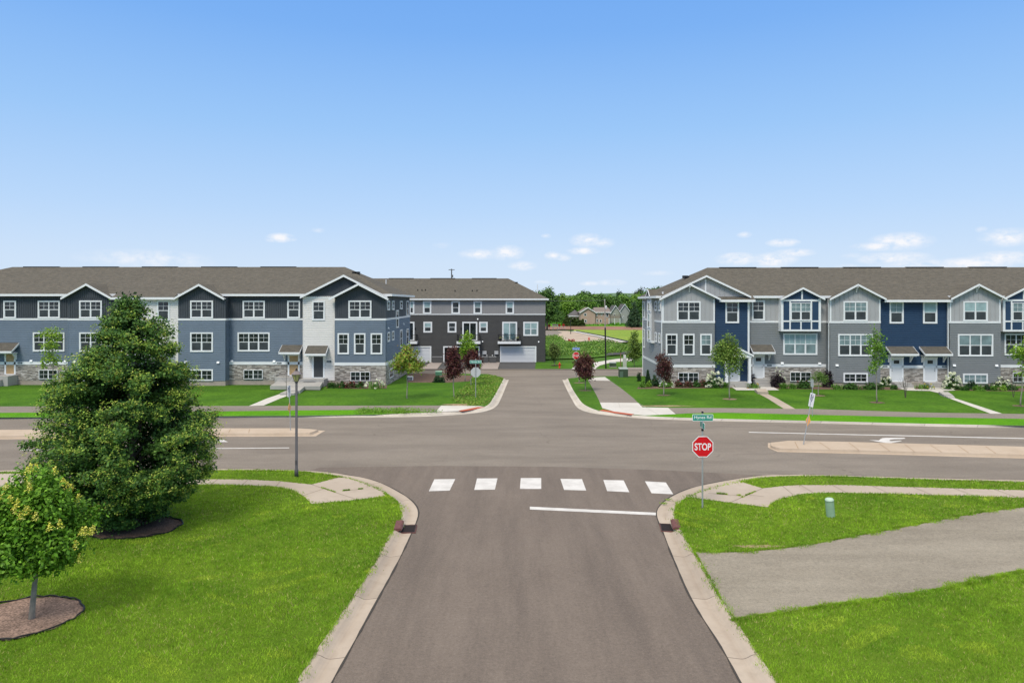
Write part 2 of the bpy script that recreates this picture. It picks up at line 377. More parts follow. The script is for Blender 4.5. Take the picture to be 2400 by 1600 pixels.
# ------------------------------------------------------------------ ground sheets
def P(p, dz=0):
    """a traced corner: (px, py) measured, or ('w', x, y) in metres"""
    if p[0] == 'w': return Vector((p[1], p[2], g(p[2])+dz))
    return at(p[0], p[1], dz)
def sheet(name, pts, dz, m, kind='structure', skirt=0, **kw):
    bm = bmesh.new()
    vs = [bm.verts.new((q.x, q.y, 0)) for q in [P(p, dz) for p in pts]]
    f = bm.faces.new(vs); f.normal_update()
    if f.normal.z < 0: f.normal_flip()
    bmesh.ops.triangulate(bm, faces=[f])
    for y, _ in GP[1:]:
        bmesh.ops.bisect_plane(bm, geom=bm.verts[:]+bm.edges[:]+bm.faces[:], plane_co=(0, y, 0), plane_no=(0, 1, 0))
    if skirt:
        be = [e for e in bm.edges if e.is_boundary]
        r = bmesh.ops.extrude_edge_only(bm, edges=be); low = {v for v in r['geom'] if isinstance(v, bmesh.types.BMVert)}
    else: low = set()
    for v in bm.verts: v.co.z = g(v.co.y)+dz-(skirt if v in low else 0)
    bmesh.ops.recalc_face_normals(bm, faces=bm.faces)
    for fc in bm.faces:
        if abs(fc.normal.z) > .5 and fc.normal.z < 0: fc.normal_flip()
    me = bpy.data.meshes.new(name); bm.to_mesh(me); bm.free(); me.materials.append(m)
    o = bpy.data.objects.new(name, me); COL.objects.link(o)
    return tag(o, kind=kind, **kw)
def resample(pts, n):
    d = [0]
    for a, b in zip(pts, pts[1:]): d.append(d[-1]+(Vector(b)-Vector(a)).length)
    out = []; j = 0
    for i in range(n):
        t = d[-1]*i/(n-1)
        while j < len(d)-2 and d[j+1] < t: j += 1
        k = (t-d[j])/max(d[j+1]-d[j], 1e-6); out.append(Vector(pts[j]).lerp(Vector(pts[j+1]), k))
    return out, d[-1]
def smooth_line(pts, it=2):
    pts = [Vector(p) for p in pts]
    for _ in range(it):
        q = [pts[0]]
        for a, b in zip(pts, pts[1:]): q += [a.lerp(b, .25), a.lerp(b, .75)]
        q.append(pts[-1]); pts = q
    return pts
def kerb(name, outer, inner, m, h=.13, n=140, label=None):
    """gutter pan and kerb head between the asphalt edge (outer) and the lawn edge (inner)"""
    A, la = resample(smooth_line([P(p, .006) for p in outer]), n); B, lb = resample(smooth_line([P(p, h) for p in inner]), n)
    prof = [(-.0, -.25), (0, .012), (.46, .004), (.56, .018), (.66, .05), (.76, .095), (.86, h-.006), (1.0, h+.006), (1.0, -.2)]
    me = bpy.data.meshes.new(name); vs = []; fs = []; uv = []
    k = len(prof)
    for i in range(n):
        for (t, z) in prof:
            p = A[i].lerp(B[i], t); vs.append((p.x, p.y, g(p.y)+z))
    for i in range(n-1):
        for j in range(k-1):
            fs.append((i*k+j, i*k+j+1, (i+1)*k+j+1, (i+1)*k+j))
            u0, u1 = la*i/(n-1), la*(i+1)/(n-1)
            uv += [(u0, prof[j][0]), (u0, prof[j+1][0]), (u1, prof[j+1][0]), (u1, prof[j][0])]
    me.from_pydata(vs, [], fs); me.materials.append(m)
    ul = me.uv_layers.new(name='UVMap')
    ul.data.foreach_set('uv', [c for q in uv for c in q])
    bm = bmesh.new(); bm.from_mesh(me); bmesh.ops.recalc_face_normals(bm, faces=bm.faces)
    if sum(f.normal.z for f in bm.faces) < 0: bmesh.ops.reverse_faces(bm, faces=bm.faces)
    bm.to_mesh(me); bm.free()
    o = bpy.data.objects.new(name, me); COL.objects.link(o); return tag(o, kind='structure', label=label)

# base sheet to the horizon
def base():
    ys = [-60, 0]+[p[0] for p in GP[1:]]+[5000]; xs = [-3000, -300, 300, 3000]
    vs = [(x, y, g(y)-.12) for y in ys for x in xs]
    nx = len(xs)
    fs = [(j*nx+i, j*nx+i+1, (j+1)*nx+i+1, (j+1)*nx+i) for j in range(len(ys)-1) for i in range(nx-1)]
    MB().add(vs, fs).build('ground', M_GROUND, kind='structure')
base()
sheet('road', [('w', -150, 2), ('w', 150, -8), ('w', 150, 49), ('w', 60, 47), (1592, 982), (1500, 979), (1440, 960), (1370, 930), (1345, 886), ('w', 60, 75), ('w', 60, 86.9),
               ('w', -60, 86.9), ('w', -60, 76), (1180, 885), (1150, 935), (1110, 966), (1020, 973), (900, 975), ('w', -60, 48), ('w', -150, 48)], 0, M_ROAD)

KL_out = [('w', -3.72, 6), (775, 1600), (807, 1546), (874, 1422.7), (933, 1316.5), (966, 1246), (979, 1215), (981.5, 1200), (976, 1185), (962, 1170), (938, 1154), (900, 1134), (862.7, 1120.6), (786, 1107.9), (725, 1102), (582, 1098), (480, 1098.5), (0, 1102), ('w', -60, 31.8)]
NEAR_L = None
KL_in = [('w', -4.45, 6), (693.3, 1600), (726, 1544.7), (812.4, 1420), (878.4, 1316.5), (904, 1264.8), (924, 1239), (937, 1215), (939.5, 1202), (936, 1187), (927, 1172), (905, 1157), (873, 1143), (822, 1123.5), (796, 1117), (735, 1107), (699, 1104), (582, 1102), (480, 1103), (0, 1107), ('w', -60, 31.2)]
KR_out = [('w', 4.55, 6), (1736, 1600), (1713.6, 1556), (1685, 1505), (1640, 1438), (1608.4, 1380.5), (1586, 1326), (1568.5, 1285), (1555.8, 1249.8), (1541.4, 1218), (1537.5, 1200), (1545, 1185), (1568.5, 1165), (1605, 1147.8), (1643, 1136.7), (1723, 1122), (1787, 1113), (1850.6, 1111), (1946, 1112.7), (2100, 1117.5), (2400, 1125), ('w', 70, 26.3)]
KR_in = [('w', 5.3, 6), (1823.6, 1600), (1777, 1533.5), (1736, 1469.8), (1694.5, 1412), (1659, 1348.6), (1637, 1310), (1622.7, 1288), (1595.6, 1240), (1584.5, 1215), (1581.5, 1197), (1590, 1179), (1618, 1162), (1637, 1155), (1691, 1139), (1736, 1128.7), (1787, 1119), (1834.7, 1116), (1962, 1116), (2100, 1122.3), (2400, 1130), ('w', 70, 25.8)]
sheet('road', KL_out[:15]+[(748, 1095), (901, 1093), (1041, 1091), (1300, 1093), (1550, 1101), (1700, 1109)]+KR_out[:17][::-1], .004, M_ROAD2, label='darker brown asphalt of the near side street')
kerb('kerb', KL_out, KL_in, M_KERB, n=260, label='tan concrete kerb curving round the left near corner')
kerb('kerb', KR_out, KR_in, M_KERB, n=260, label='tan concrete kerb curving round the right near corner')
def thin_edge(line, w, dz, m, name):
    A, l = resample(smooth_line([P(p, .006) for p in line]), 200); vs = []; rnd = random.Random(3)
    for i in range(len(A)):
        d = (A[min(i+1, len(A)-1)]-A[max(i-1, 0)]).normalized(); nrm = Vector((-d.y, d.x, 0))
        ww = w*(.3+rnd.random()*1.1)
        for s in (-.4, 1): q = A[i]+nrm*ww*s; vs.append((q.x, q.y, g(q.y)+dz))
    MB().add(vs, [(2*i, 2*i+1, 2*i+3, 2*i+2) for i in range(len(A)-1)]).build(name, m, kind='structure')
M_GAP = mat('asphalt_seam', (.05, .045, .04), .95)
thin_edge(KL_out, -.035, .016, M_GAP, 'pavement_seam'); thin_edge(KR_out, .035, .016, M_GAP, 'pavement_seam')

# near lawns, verges, walks
LAWN_L = KL_in[:] + [('w', -60, 6)]
LAWN_R = KR_in[:] + [('w', 70, 6)]
sheet('lawn', LAWN_L, .13, M_LAWN, label='near lawn left of the side street')
sheet('lawn', LAWN_R, .13, M_LAWN, label='near lawn right of the side street')
WALK_L = [('w', -60, 31), (0, 1109), (200, 1111), (480, 1121.9), (582, 1123), (658.6, 1127), (730, 1134.6), (765, 1125.5), (797, 1116.5), (822, 1121.5), (848, 1130), (876, 1141.5), (908, 1157), (898, 1162), (860, 1168), (819, 1172.9), (730, 1179.8), (714.7, 1164), (689, 1148.7), (645.8, 1139.7), (582, 1136.7), (480, 1135), (200, 1139), (0, 1142), ('w', -60, 28.4)]
WALK_R = [(1614, 1164), (1636, 1153.5), (1690, 1137.5), (1736, 1127.5), (1787, 1143.7), (1834.7, 1138), (1876, 1135.7), (1978, 1135.7), (2100, 1139.8), (2400, 1148), ('w', 70, 23.8), ('w', 70, 22.4), (2400, 1166), (2100, 1156.7), (1946, 1153.6), (1882.5, 1157), (1834.7, 1167), (1810.8, 1176.5), (1799.7, 1187.7), (1700, 1176)]
sheet('sidewalk', WALK_L, .139, M_WALK, label='tan concrete walk round the left corner')
sheet('sidewalk', WALK_R, .139, M_WALK, label='tan concrete walk round the right corner')
DRIVE = [(1630, 1291), (1691, 1292.9), (1742, 1291), (1818.8, 1285), (1898, 1275), (1978, 1259), (2100, 1237), (2295, 1199), (2400, 1187), ('w', 55, 25), ('w', 55, 19), (2400, 1336), (2245, 1372.5), (2100, 1398), (2010, 1412), (1914, 1422), (1818.8, 1436), (1718, 1453), (1700, 1418), (1661, 1350)]
sheet('driveway', DRIVE, .141, M_DRIVE)
def ellipse(cx, cy, rx, ry, n=28, jit=.06, seed=1):
    r = random.Random(seed); return [('w', cx+rx*cos(2*pi*i/n)*(1+r.uniform(-jit, jit)), cy+ry*sin(2*pi*i/n)*(1+r.uniform(-jit, jit))) for i in range(n)]
RING1 = ellipse(-12.65, 23.5, 1.55, 1.2); RING2 = ellipse(-11.72, 16.75, 1.32, 1.22, seed=5)
def joints(name, segs, w, dz, m):
    mb = MB()
    for (a, b) in segs:
        A = P(a, dz); B = P(b, dz); d = (B-A).normalized(); n = Vector((-d.y, d.x, 0))*w/2
        mb.add([A+n, B+n, B-n, A-n], [(0, 1, 2, 3)])
    mb.build(name, m, kind='structure')
JS = [((730, 1134.6), (840, 1171)), ((803, 1150), (850, 1145)), ((658, 1127), (646, 1139.5)), ((758, 1145), (712, 1160)), ((582, 1123), (566, 1136.5)), ((510, 1122.3), (494, 1135.5)),
      ((1787, 1143.7), (1711, 1177)), ((1735, 1161), (1660, 1155)), ((1834, 1138), (1858, 1158)), ((1790, 1163), (1752, 1158)), ((1876, 1135.7), (1908, 1155)), ((1950, 1135.6), (1985, 1154)),
      ((2045, 1138), (2085, 1156)), ((2140, 1141), (2185, 1159)), ((2235, 1143.5), (2285, 1161.5)), ((2330, 1146), (2385, 1165))]
joints('pavement_joint', JS, .022, .144, mat('joint', (.16, .13, .09), .95))

# far side: kerbs, verges, trail, pads
FL_out = [('w', -60, 47.2), (0, 984), (480, 978.3), (664, 979), (760, 978), (875, 978), (965, 976.5), (1024, 975), (1094, 970), (1130, 965.5), (1150.5, 960), (1166, 950.8), (1174, 935), (1185, 908), (1192.6, 889.8)]
FL_in = [('w', -60, 47.7), (0, 977), (480, 974), (699, 973), (760, 972.5), (878, 970.5), (965, 966.5), (1040, 964), (1083, 961.5), (1120, 957), (1134, 954.5), (1147, 946.6), (1154, 936), (1168, 911), (1180.6, 887)]
FR_out = [(1318, 890), (1331, 918.7), (1346, 947), (1356.5, 958.5), (1377, 965.9), (1407.6, 971), (1458.6, 976.5), (1509.6, 981), (1592.5, 984), (1700, 987), (1956, 992.5), (2158, 998.5), (2400, 1003), ('w', 70, 42.6)]
FR_in = [(1331, 886.8), (1340, 908.5), (1352.7, 928.9), (1364, 945), (1382, 955), (1402, 962.5), (1440, 967.5), (1484, 972.5), (1530, 975.5), (1592, 978.5), (1700, 981.4), (1956, 987.4), (2158, 992.5), (2400, 997.5), ('w', 70, 43.2)]
kerb('kerb', FL_out, FL_in, M_KERBN, label='pale kerb curving round the far left corner')
kerb('kerb', FR_out, FR_in, M_KERBN, label='pale kerb curving round the far right corner')
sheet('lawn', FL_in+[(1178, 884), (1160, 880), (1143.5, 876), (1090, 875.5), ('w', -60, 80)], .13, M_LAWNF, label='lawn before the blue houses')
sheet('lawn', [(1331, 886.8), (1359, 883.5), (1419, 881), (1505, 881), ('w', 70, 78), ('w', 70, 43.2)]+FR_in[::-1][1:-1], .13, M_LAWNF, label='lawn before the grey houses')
sheet('verge', [('w', -60, 47.8), (0, 978), (480, 974.8), (699, 974), (878, 971.3), (965, 967.2), (1028, 965), (862.7, 959.4), (699, 961), (480, 963.7), (0, 966.5), ('w', -60, 50.3)], .134, M_VERGE, label='bright verge beside the left trail')
sheet('verge', [(1502, 973), (1540, 975.8), (1592, 978), (1700, 981), (1956, 987), (2158, 992), (2400, 997), ('w', 70, 43.3), ('w', 70, 45.4), (2400, 980.6), (2116.7, 976.2), (1908, 971.2), (1700, 966.3), (1611.6, 968), (1583.6, 970)], .134, M_VERGE, label='bright verge beside the right trail')
sheet('trail', [('w', -60, 50.2), (0, 966.8), (480, 963.9), (699, 961.2), (862.7, 959.8), (1018, 965), (1034, 950), (1000, 949.8), (480, 951), (0, 952), ('w', -60, 54)], .138, M_TRAIL, label='asphalt trail before the blue houses')
sheet('trail', [(1583.6, 970), (1611.6, 968.2), (1700, 966.5), (1908, 971.4), (2116.7, 976.5), (2400, 981), ('w', 70, 45.3), ('w', 70, 47.6), (2400, 969.5), (2176, 966.5), (1908, 958), (1700, 955.8), (1565.7, 955)], .138, M_TRAIL, label='asphalt trail before the grey houses')
sheet('trail', [(1378, 891), (1382, 897), (1394.8, 920), (1406, 943), (1495.6, 943.7), (1476.4, 926), (1456, 909.7), (1430.5, 891.9)], .138, M_TRAIL, label='asphalt trail between the lawns')
sheet('sidewalk', [(1034, 950), (1122, 950.8), (1137, 953), (1108, 959), (1075, 963), (1020, 965)], .142, M_PALE, label='pale kerb ramp at the far left corner')
sheet('sidewalk', [(1406, 943), (1495.6, 943.7), (1505.8, 953.9), (1565.7, 955), (1583.6, 970), (1510, 973), (1484, 970.5), (1440, 964), (1412, 956)], .142, M_PALE, label='pale kerb ramp at the far right corner')
sheet('sidewalk', [(1389.7, 884), (1417.8, 883), (1430.5, 891.9), (1378, 891)], .142, M_PALE, label='pale slab at the far end of the trail')
sheet('tactile_strip', [(1119.6, 953.2), (1136.4, 953.4), (1105.6, 960), (1083, 963.3), (1074, 962)], .147, M_REDP)
sheet('tactile_strip', [(1404, 961.5), (1413, 959.2), (1440, 963.8), (1486.6, 969.9), (1479, 972.3), (1440, 967.5)], .147, M_REDP)
joints('pavement_joint', [((1495.6, 943.9), (1545, 972)), ((1450, 943.5), (1453, 954)), ((1406, 953.6), (1506, 954))], .03, .147, mat('joint_far', (.4, .38, .34), .95))
# verge blades strips on the near side
VERGE_NL = [(0, 1107), (480, 1104), (582, 1102.5), (699, 1104.5), (735, 1107.5), (796, 1118), (730, 1134), (658.6, 1127), (582, 1123), (480, 1121.9), (200, 1111), (0, 1109)]
VERGE_NR = [(1736, 1129.2), (1787, 1119.5), (1834.7, 1116.5), (1962, 1116.5), (2100, 1123), (2400, 1130.5), ('w', 40, 26.6), ('w', 40, 25.4), (2400, 1147.5), (2100, 1139.3), (1978, 1135.2), (1876, 1135.2), (1834.7, 1137.5), (1787, 1143.2)]
sheet('verge', VERGE_NL, .134, M_LAWN, label='near verge left'); sheet('verge', VERGE_NR, .134, M_LAWN, label='near verge right')

# medians
def median(outer_poly, inner_poly, label):
    o = MB(); A = [P(p, .01) for p in outer_poly]; B = [P(p, .15) for p in inner_poly]; n = len(A)
    mid = [a.lerp(b, .5) for a, b in zip(A, B)]
    vs = [(a.x, a.y, g(a.y)-.05) for a in A]+[(a.x, a.y, g(a.y)+.012) for a in A]+[(m_.x, m_.y, g(m_.y)+.02) for m_ in mid]+[(a.lerp(b, .62).x, a.lerp(b, .62).y, g(b.y)+.15) for a, b in zip(A, B)]+[(b.x, b.y, g(b.y)+.155) for b in B]
    fs = []
    for k in range(4):
        for i in range(n): j = (i+1) % n; fs.append((k*n+i, k*n+j, (k+1)*n+j, (k+1)*n+i))
    fs.append(tuple(range(4*n, 5*n)))
    ob = o.add(vs, fs).build('median', M_PEACH, kind='structure', label=label)
    bm = bmesh.new(); bm.from_mesh(ob.data); bmesh.ops.recalc_face_normals(bm, faces=bm.faces)
    bmesh.ops.triangulate(bm, faces=[f for f in bm.faces if len(f.verts) > 4]); bm.to_mesh(ob.data); bm.free()
median([('w', -60, 43.2), (0, 1010), (480, 1006.2), (704, 1006), (743, 1007.9), (762, 1009), (752, 1014.5), (740, 1022), (480, 1022.6), (0, 1029), ('w', -60, 39.5)],
       [('w', -60, 42.9), (0, 1008), (480, 1004.6), (690, 1004.6), (716, 1006.2), (733, 1008.5), (728, 1010.5), (716, 1013), (480, 1014), (0, 1020), ('w', -60, 40.2)], 'left peach concrete median')
median([(1799.7, 1038), (1847.3, 1034.5), (1991.7, 1037.5), (2400, 1049), ('w', 60, 35.2), ('w', 60, 32.8), (2400, 1073.7), (2027, 1063), (1822, 1058), (1799.7, 1048)],
       [(1812, 1039.5), (1850, 1034.2), (1991.7, 1037), (2400, 1048), ('w', 60, 35.0), ('w', 60, 33.4), (2400, 1063), (2027, 1053.5), (1832, 1049), (1812, 1044.5)], 'right peach concrete median')
joints('pavement_joint', [((1863, 1035), (1871, 1050.5)), ((1920, 1035.5), (1945, 1052)), ((1990, 1037), (2013, 1054.5)), ((2060, 1038.5), (2085, 1056)), ((2120, 1040.5), (2143, 1057.5)), ((2180, 1042), (2207, 1059)), ((2245, 1043.5), (2270, 1060.5)), ((2310, 1045.5), (2334, 1062)),
       ((585, 1005), (583, 1013.5)), ((540, 1005), (536, 1013.5))], .03, .162, mat('joint_median', (.30, .2, .12), .95))

# markings: sheets 6 mm over the asphalt
def marks(name, polys, label):
    for p in polys: sheet(name, p, .009, M_MARK, label=label)
marks('crosswalk_bar', [[(1018, 1122.6), (1067, 1121.9), (1054, 1148.7), (1005, 1150.5)], [(1118, 1120.4), (1166, 1120.2), (1160, 1146.5), (1111.5, 1147.3)], [(1220.5, 1119.6), (1268.5, 1119.6), (1268.5, 1145), (1218.5, 1145)],
      [(1313.5, 1121.5), (1364, 1122), (1374, 1148.8), (1322, 1147.2)], [(1414, 1124), (1461.6, 1125), (1475, 1152.6), (1423, 1150)], [(1511.6, 1127), (1560.6, 1129.9), (1578, 1157.5), (1527, 1155)]], 'white crosswalk bar')
marks('stop_line', [[(1241.8, 1186.5), (1537.5, 1200.5), (1539.5, 1206.8), (1241.8, 1193)]], 'white stop line')
marks('lane_line', [[(47, 1053), (677.7, 1048.2), (677.7, 1049.8), (47, 1055)], [(1755, 1011.6), (2400, 1026), (2400, 1028), (1755, 1013.2)]], 'white lane line')
def pline(A, B, w): pass
marks('turn_arrow', [[(2036.3, 1030.3), (2060, 1031.5), (2063, 1028.5), (2068, 1026.3), (2076, 1025.3), (2119, 1025.3), (2122.6, 1027.2), (2114, 1028.2), (2096, 1028.8), (2086, 1030), (2084.5, 1031.8), (2088, 1033.3), (2112, 1031.8), (2113.5, 1032.8), (2084, 1038.6), (2057, 1034.2)],
      [(534.8, 1035.3), (521, 1028.8), (507, 1033), (480, 1036), (450, 1036), (450, 1033.6), (480, 1033.6), (498, 1035.5)]], 'white turn arrow')

# storm drains set in the gutters
def inlet(px, py, rot, label):
    c = at(px, py, .02); e = empty('storm_drain', c, rot, label, 'storm drain', 'storm drains in the kerbs')
    MB().box(-.27, .27, -.42, .42, -.1, .012).build('frame', M_RUST, e)
    mb = MB()
    for i in range(7): mb.box(-.24, .24, -.36+i*.115, -.33+i*.115, .013, .022)
    mb.box(-.25, -.22, -.38, .40, .013, .023); mb.box(.22, .25, -.38, .40, .013, .023)
    MB().box(-.25, .25, -.38, .38, .0125, .0135).build('well', mat('well_black', (.008, .007, .007), .9), e)  # flat black sheet paints the dark below the grate
    mb.build('grate', mat('grate_iron', (.035, .022, .02), .7), e)
    return e
e = inlet(957, 1239, R(4), 'rusty storm drain grate in the left kerb'); 
h = MB().ext([(-.14, .0), (-.14, .165), (.06, .17), (.12, .13), (.12, .09), (.02, .09), (.02, 0)], -.45, .45).build('hood', M_RUST, e); h.location = (-.30, 0, 0)
MB().box(-.35, -.255, -.40, .40, .01, .10).build('throat', MATS['well_black'], e)  # black block paints the shade in the kerb opening
e2 = inlet(1566, 1236, R(-8), 'rusty storm drain grate in the right kerb')
h = MB().ext([(.14, .0), (.14, .165), (-.06, .17), (-.12, .13), (-.12, .09), (-.02, .09), (-.02, 0)], -.45, .45).build('hood', M_RUST, e2); h.location = (.235, 0, 0)
MB().box(.255, .35, -.40, .40, .01, .10).build('throat', MATS['well_black'], e2)  # black block paints the shade under the right hood

# back area
sheet('driveway', [(1167, 866), (1254, 866), (1256, 847), (1172.5, 847)], .02, M_DKASP, label='dark asphalt before the closed garage')
sheet('driveway', [(1024, 866), (1125, 866), (1124, 847), (1040, 847)], .02, M_DKASP, label='dark asphalt before the open garage')
sheet('driveway', [(925, 866), (975, 866), (1010, 847), (925, 847)], .02, M_DKASP, label='dark asphalt before the left garage')
sheet('paving', [(1126, 866), (1166, 866), (1172, 848), (1130, 848)], .018, M_PAVER); sheet('paving', [(976, 866), (1023, 866), (1038, 848), (1012, 848)], .018, M_PAVER)
mb = MB()
for x0, x1 in ((-60, 60),): mb.box(x0, x1, 86.9, 87.25, g(87)-.3, g(87)+.10)
mb.build('kerb', M_KERBN, kind='structure', label='straight pale kerb along the rear lane')
sheet('lawn', [(1254, 865), (1400, 865), ('w', 60, 87.3), ('w', 60, 99), (1256, 846)], .03, M_LAWNF, label='grass beyond the rear lane')
sheet('path', [(1338, 866), (1347, 857), (1362, 853), (1376, 856), (1395, 861), (1390.6, 849.4), (1418, 845), (1443.4, 841), (1457, 839.6), (1483.5, 837.7), (1484, 843.6), (1470.8, 847), (1443, 847.5), (1422.9, 851.4), (1406, 856), (1398.5, 861), (1394.5, 866)], .045, M_PALE)
sheet('rough_ground', [(1240, 790), (1310, 790), (1328, 801), (1380, 800.5), (1425, 801.5), (1459, 804.5), (1540, 808), (1540, 830), (1440, 832), (1380, 838), (1240, 843)], .045, M_ROUGH)
sheet('driveway', [(1468, 867), (1471, 861), (1540, 861), (1540, 867)], .045, M_PAVER, label='grey slab beyond the rear lane')
sheet('field', [(1344, 777), (1460, 803), (1700, 812), (1700, 768), (1345, 772)], .06, M_FIELD)
sheet('construction_ground', [(1240, 774), (1329.5, 775), (1344, 777.5), (1400, 790), (1459, 803.3), (1420, 800.5), (1379, 799.5), (1349, 800.5), (1328, 800), (1313, 789), (1280, 786), (1240, 786)], .07, M_SAND)
sheet('road', [(1200, 775), (1305, 775), (1318, 779), (1300, 786), (1200, 786.5)], .075, M_TRAIL, label='unfinished road stub')
sheet('soil_bank', [(1200, 773), (1345, 772), (1700, 774), (1700, 766), (1400, 763.5), (1200, 764)], .1, M_SOIL)
sheet('meadow', [(1200, 764.5), (1400, 764), (1700, 766.5), (1700, 758), (1390, 757), (1200, 759)], .13, M_VERGE)
sheet('meadow', [(1200, 760), (1400, 758.5), (1400, 751), (1200, 750)], .15, M_LAWNF)
m1 = MB(); q = [at(1340, 777.3, .08), at(1400, 789.3, .08), at(1459, 803.3, .08)]
for a_, b_ in zip(q, q[1:]):
    d = (b_-a_).normalized(); n = Vector((-d.y, d.x, 0)).normalized()
    m1.add([a_+n*.0, b_+n*.0, b_+n*1.1, a_+n*1.1, a_+n*.0+Vector((0, 0, .2)), b_+Vector((0, 0, .2)), b_+n*1.1+Vector((0, 0, .2)), a_+n*1.1+Vector((0, 0, .2))], [(4, 5, 6, 7), (0, 1, 5, 4), (3, 7, 6, 2)])
m1.build('kerb', M_PALE, kind='structure', label='white kerb of the unfinished road')
m2 = MB()
m2.tube([p+Vector((1.6, 1.2, .2)) for p in q], .15, 6); m2.build('silt_sock', M_BLACK, label='black silt sock lying behind the white kerb of the building site', cat='silt barrier')
sheet('mulch_bed', [(955, 896), (1050, 896.5), (1100, 893), (1110, 880), (1040, 877), (985, 874), (955, 877)], .137, M_MULCHD)
sheet('mulch_bed', [(1492, 911), (1500, 902), ('w', 50, 63.0), ('w', 50, 59.8), (2400, 917), (2200, 914), (1900, 912), (1700, 909)], .137, M_MULCHD)
sheet('mulch_bed', [(764, 909), (768, 899), (908, 899), (906, 910), (840, 911)], .137, M_MULCHD)
sheet('mulch_bed', RING1, .15, M_MULCHD); sheet('mulch_bed', RING2, .15, M_MULCH)
for i, (ring, lab) in enumerate(((RING1, 'black plastic edging round the mulch under the large tree'), (RING2, 'black plastic edging round the mulch under the small flowering tree'))):
    pts = [P(p, .15) for p in ring]; pts.append(pts[0]); rr = random.Random(i)
    MB().tube([(p.x, p.y, p.z+rr.uniform(.0, .05)) for p in smooth_line(pts, 1)], .022, 6, False).build('lawn_edging', M_BLACK, label=lab, cat='lawn edging')
BARE = [(1550, 951, 2.2, .3), (1085, 948, 1.5, .5), (1775, 1280, .8, .14), (1100, 925, .6, .3)]
for i, (px, py, rx, ry) in enumerate(BARE):
    c = at(px, py, .13); sheet('bare_soil', ellipse(c.x, c.y, rx, ry, 22, .3, i+9), .1362, mat('bare_soil', (.27, .2, .12), .95, (5, .3, 1, .2)))
WEEDS = [(1178, 887), (1165, 911), (1150, 936), (1136, 951), (1085, 950.5), (1060, 940), (1075, 915), (1105, 895), (1140, 879), (1160, 881)]
sheet('weedy_corner', WEEDS, .136, M_ROUGH)

# ------------------------------------------------------------------ walks to the doors (left, right)
sheet('path', [(583, 951), (617.8, 949.7), (688, 922.5), (656, 922.8)], .142, M_PALE, label='pale garden path to the boarded doors')
def slab(name, pts, z0, z1, m, **kw):
    q = [P(p, z1) for p in pts]; mb = MB().extz([(p.x, p.y) for p in q], z0, z1)
    return mb.build(name, m, kind='structure', **kw)
slab('step', [(656, 922.8), (690, 922.5), (703, 917), (673, 917)], .02, .24, M_STEP)
slab('landing', [(633, 908), (655, 897), (760, 896), (750.4, 909)], .02, .34, M_STEP)
slab('step', [(673, 917.5), (703, 917), (715, 909), (680, 909)], .02, .30, M_STEP)
sheet('path', [(1779.8, 923.3), (1800, 923), (1864, 957.8), (1837.6, 957.8)], .142, M_WALK, label='tan garden path before the portico')
slab('step', [(1768.7, 914.4), (1795, 914.4), (1801, 920), (1776, 920)], .02, .24, M_WALK)
sheet('path', [(1712.6, 905), (1743, 904.6), (1751.7, 910), (1782, 909), (1780.6, 904), (1806, 903), (1826.5, 914), (1726, 914)], .16, M_PALE, label='pale slabs before the portico and first grey door')
sheet('path', [(2224.9, 933), (2235, 932), (2348.7, 968.8), (2322, 968.8)], .142, M_PALE, label='pale garden path to the twin doors')
slab('step', [(2200, 920), (2222, 920), (2233, 926), (2212, 926)], .02, .26, M_STEP)
slab('step', [(2212, 926.5), (2233, 926.5), (2238, 931), (2222, 931)], .02, .2, M_STEP)
sheet('path', [(2105.5, 909.7), (2140, 907), (2146, 912), (2178, 911), (2180, 907), (2220.5, 908.5), (2240, 914.5), (2210, 915.7), (2216, 920), (2198, 920), (2178.5, 915.6), (2125, 914.5)], .16, M_PALE, label='pale slabs before the twin doors')

# ------------------------------------------------------------------ building kit
class Face:
    """a wall plane of a building in its local frame: origin (x, y), unit direction U, outward normal N"""
    def __init__(s, x, y, U, N): s.o = Vector((x, y, 0)); s.U = Vector((U[0], U[1], 0)); s.N = Vector((N[0], N[1], 0))
    def p(s, u, z, n=0): q = s.o+s.U*u+s.N*n; return (q.x, q.y, z)
    def boxes(s, mb, u0, u1, n0, n1, z0, z1):
        c = [s.p(u0, z0, n1), s.p(u1, z0, n1), s.p(u1, z0, n0), s.p(u0, z0, n0)]
        return mb.add(c+[(x, y, z1) for x, y, z in c], [(0, 3, 2, 1), (4, 5, 6, 7), (0, 1, 5, 4), (1, 2, 6, 5), (2, 3, 7, 6), (3, 0, 4, 7)])
    def lap(s, mb, u0, u1, z0, z1, ex=.17, dp=.044):
        z = z0
        while z < z1-.001:
            t = min(z+ex, z1)
            m = z+(t-z)*.66         # flat of the board, then the cove under the next one
            mb.add([s.p(u0, z, dp), s.p(u1, z, dp), s.p(u1, m, dp-.004), s.p(u0, m, dp-.004), s.p(u1, t, .001), s.p(u0, t, .001), s.p(u0, z, -.01), s.p(u1, z, -.01)], [(0, 1, 2, 3), (3, 2, 4, 5), (6, 7, 1, 0)])
            z = t
    def board(s, mb, u0, u1, z0, z1, sp=.3, w=.045, dp=.035, top=None):
        """flat sheet with battens; top(u) gives a sloping upper edge"""
        tf = top or (lambda u: z1)
        if top is None: mb.add([s.p(u0, z0), s.p(u1, z0), s.p(u1, z1), s.p(u0, z1)], [(0, 1, 2, 3)])
        n = max(1, int((u1-u0)/sp))
        for i in range(1, n):
            u = u0+(u1-u0)*i/n
            t = min(tf(u-w/2), tf(u+w/2))
            if t > z0+.05: s.boxes(mb, u-w/2, u+w/2, 0.0, dp, z0, t)
    def flat(s, mb, u0, u1, z0, z1, n=0): mb.add([s.p(u0, z0, n), s.p(u1, z0, n), s.p(u1, z1, n), s.p(u0, z1, n)], [(0, 1, 2, 3)])

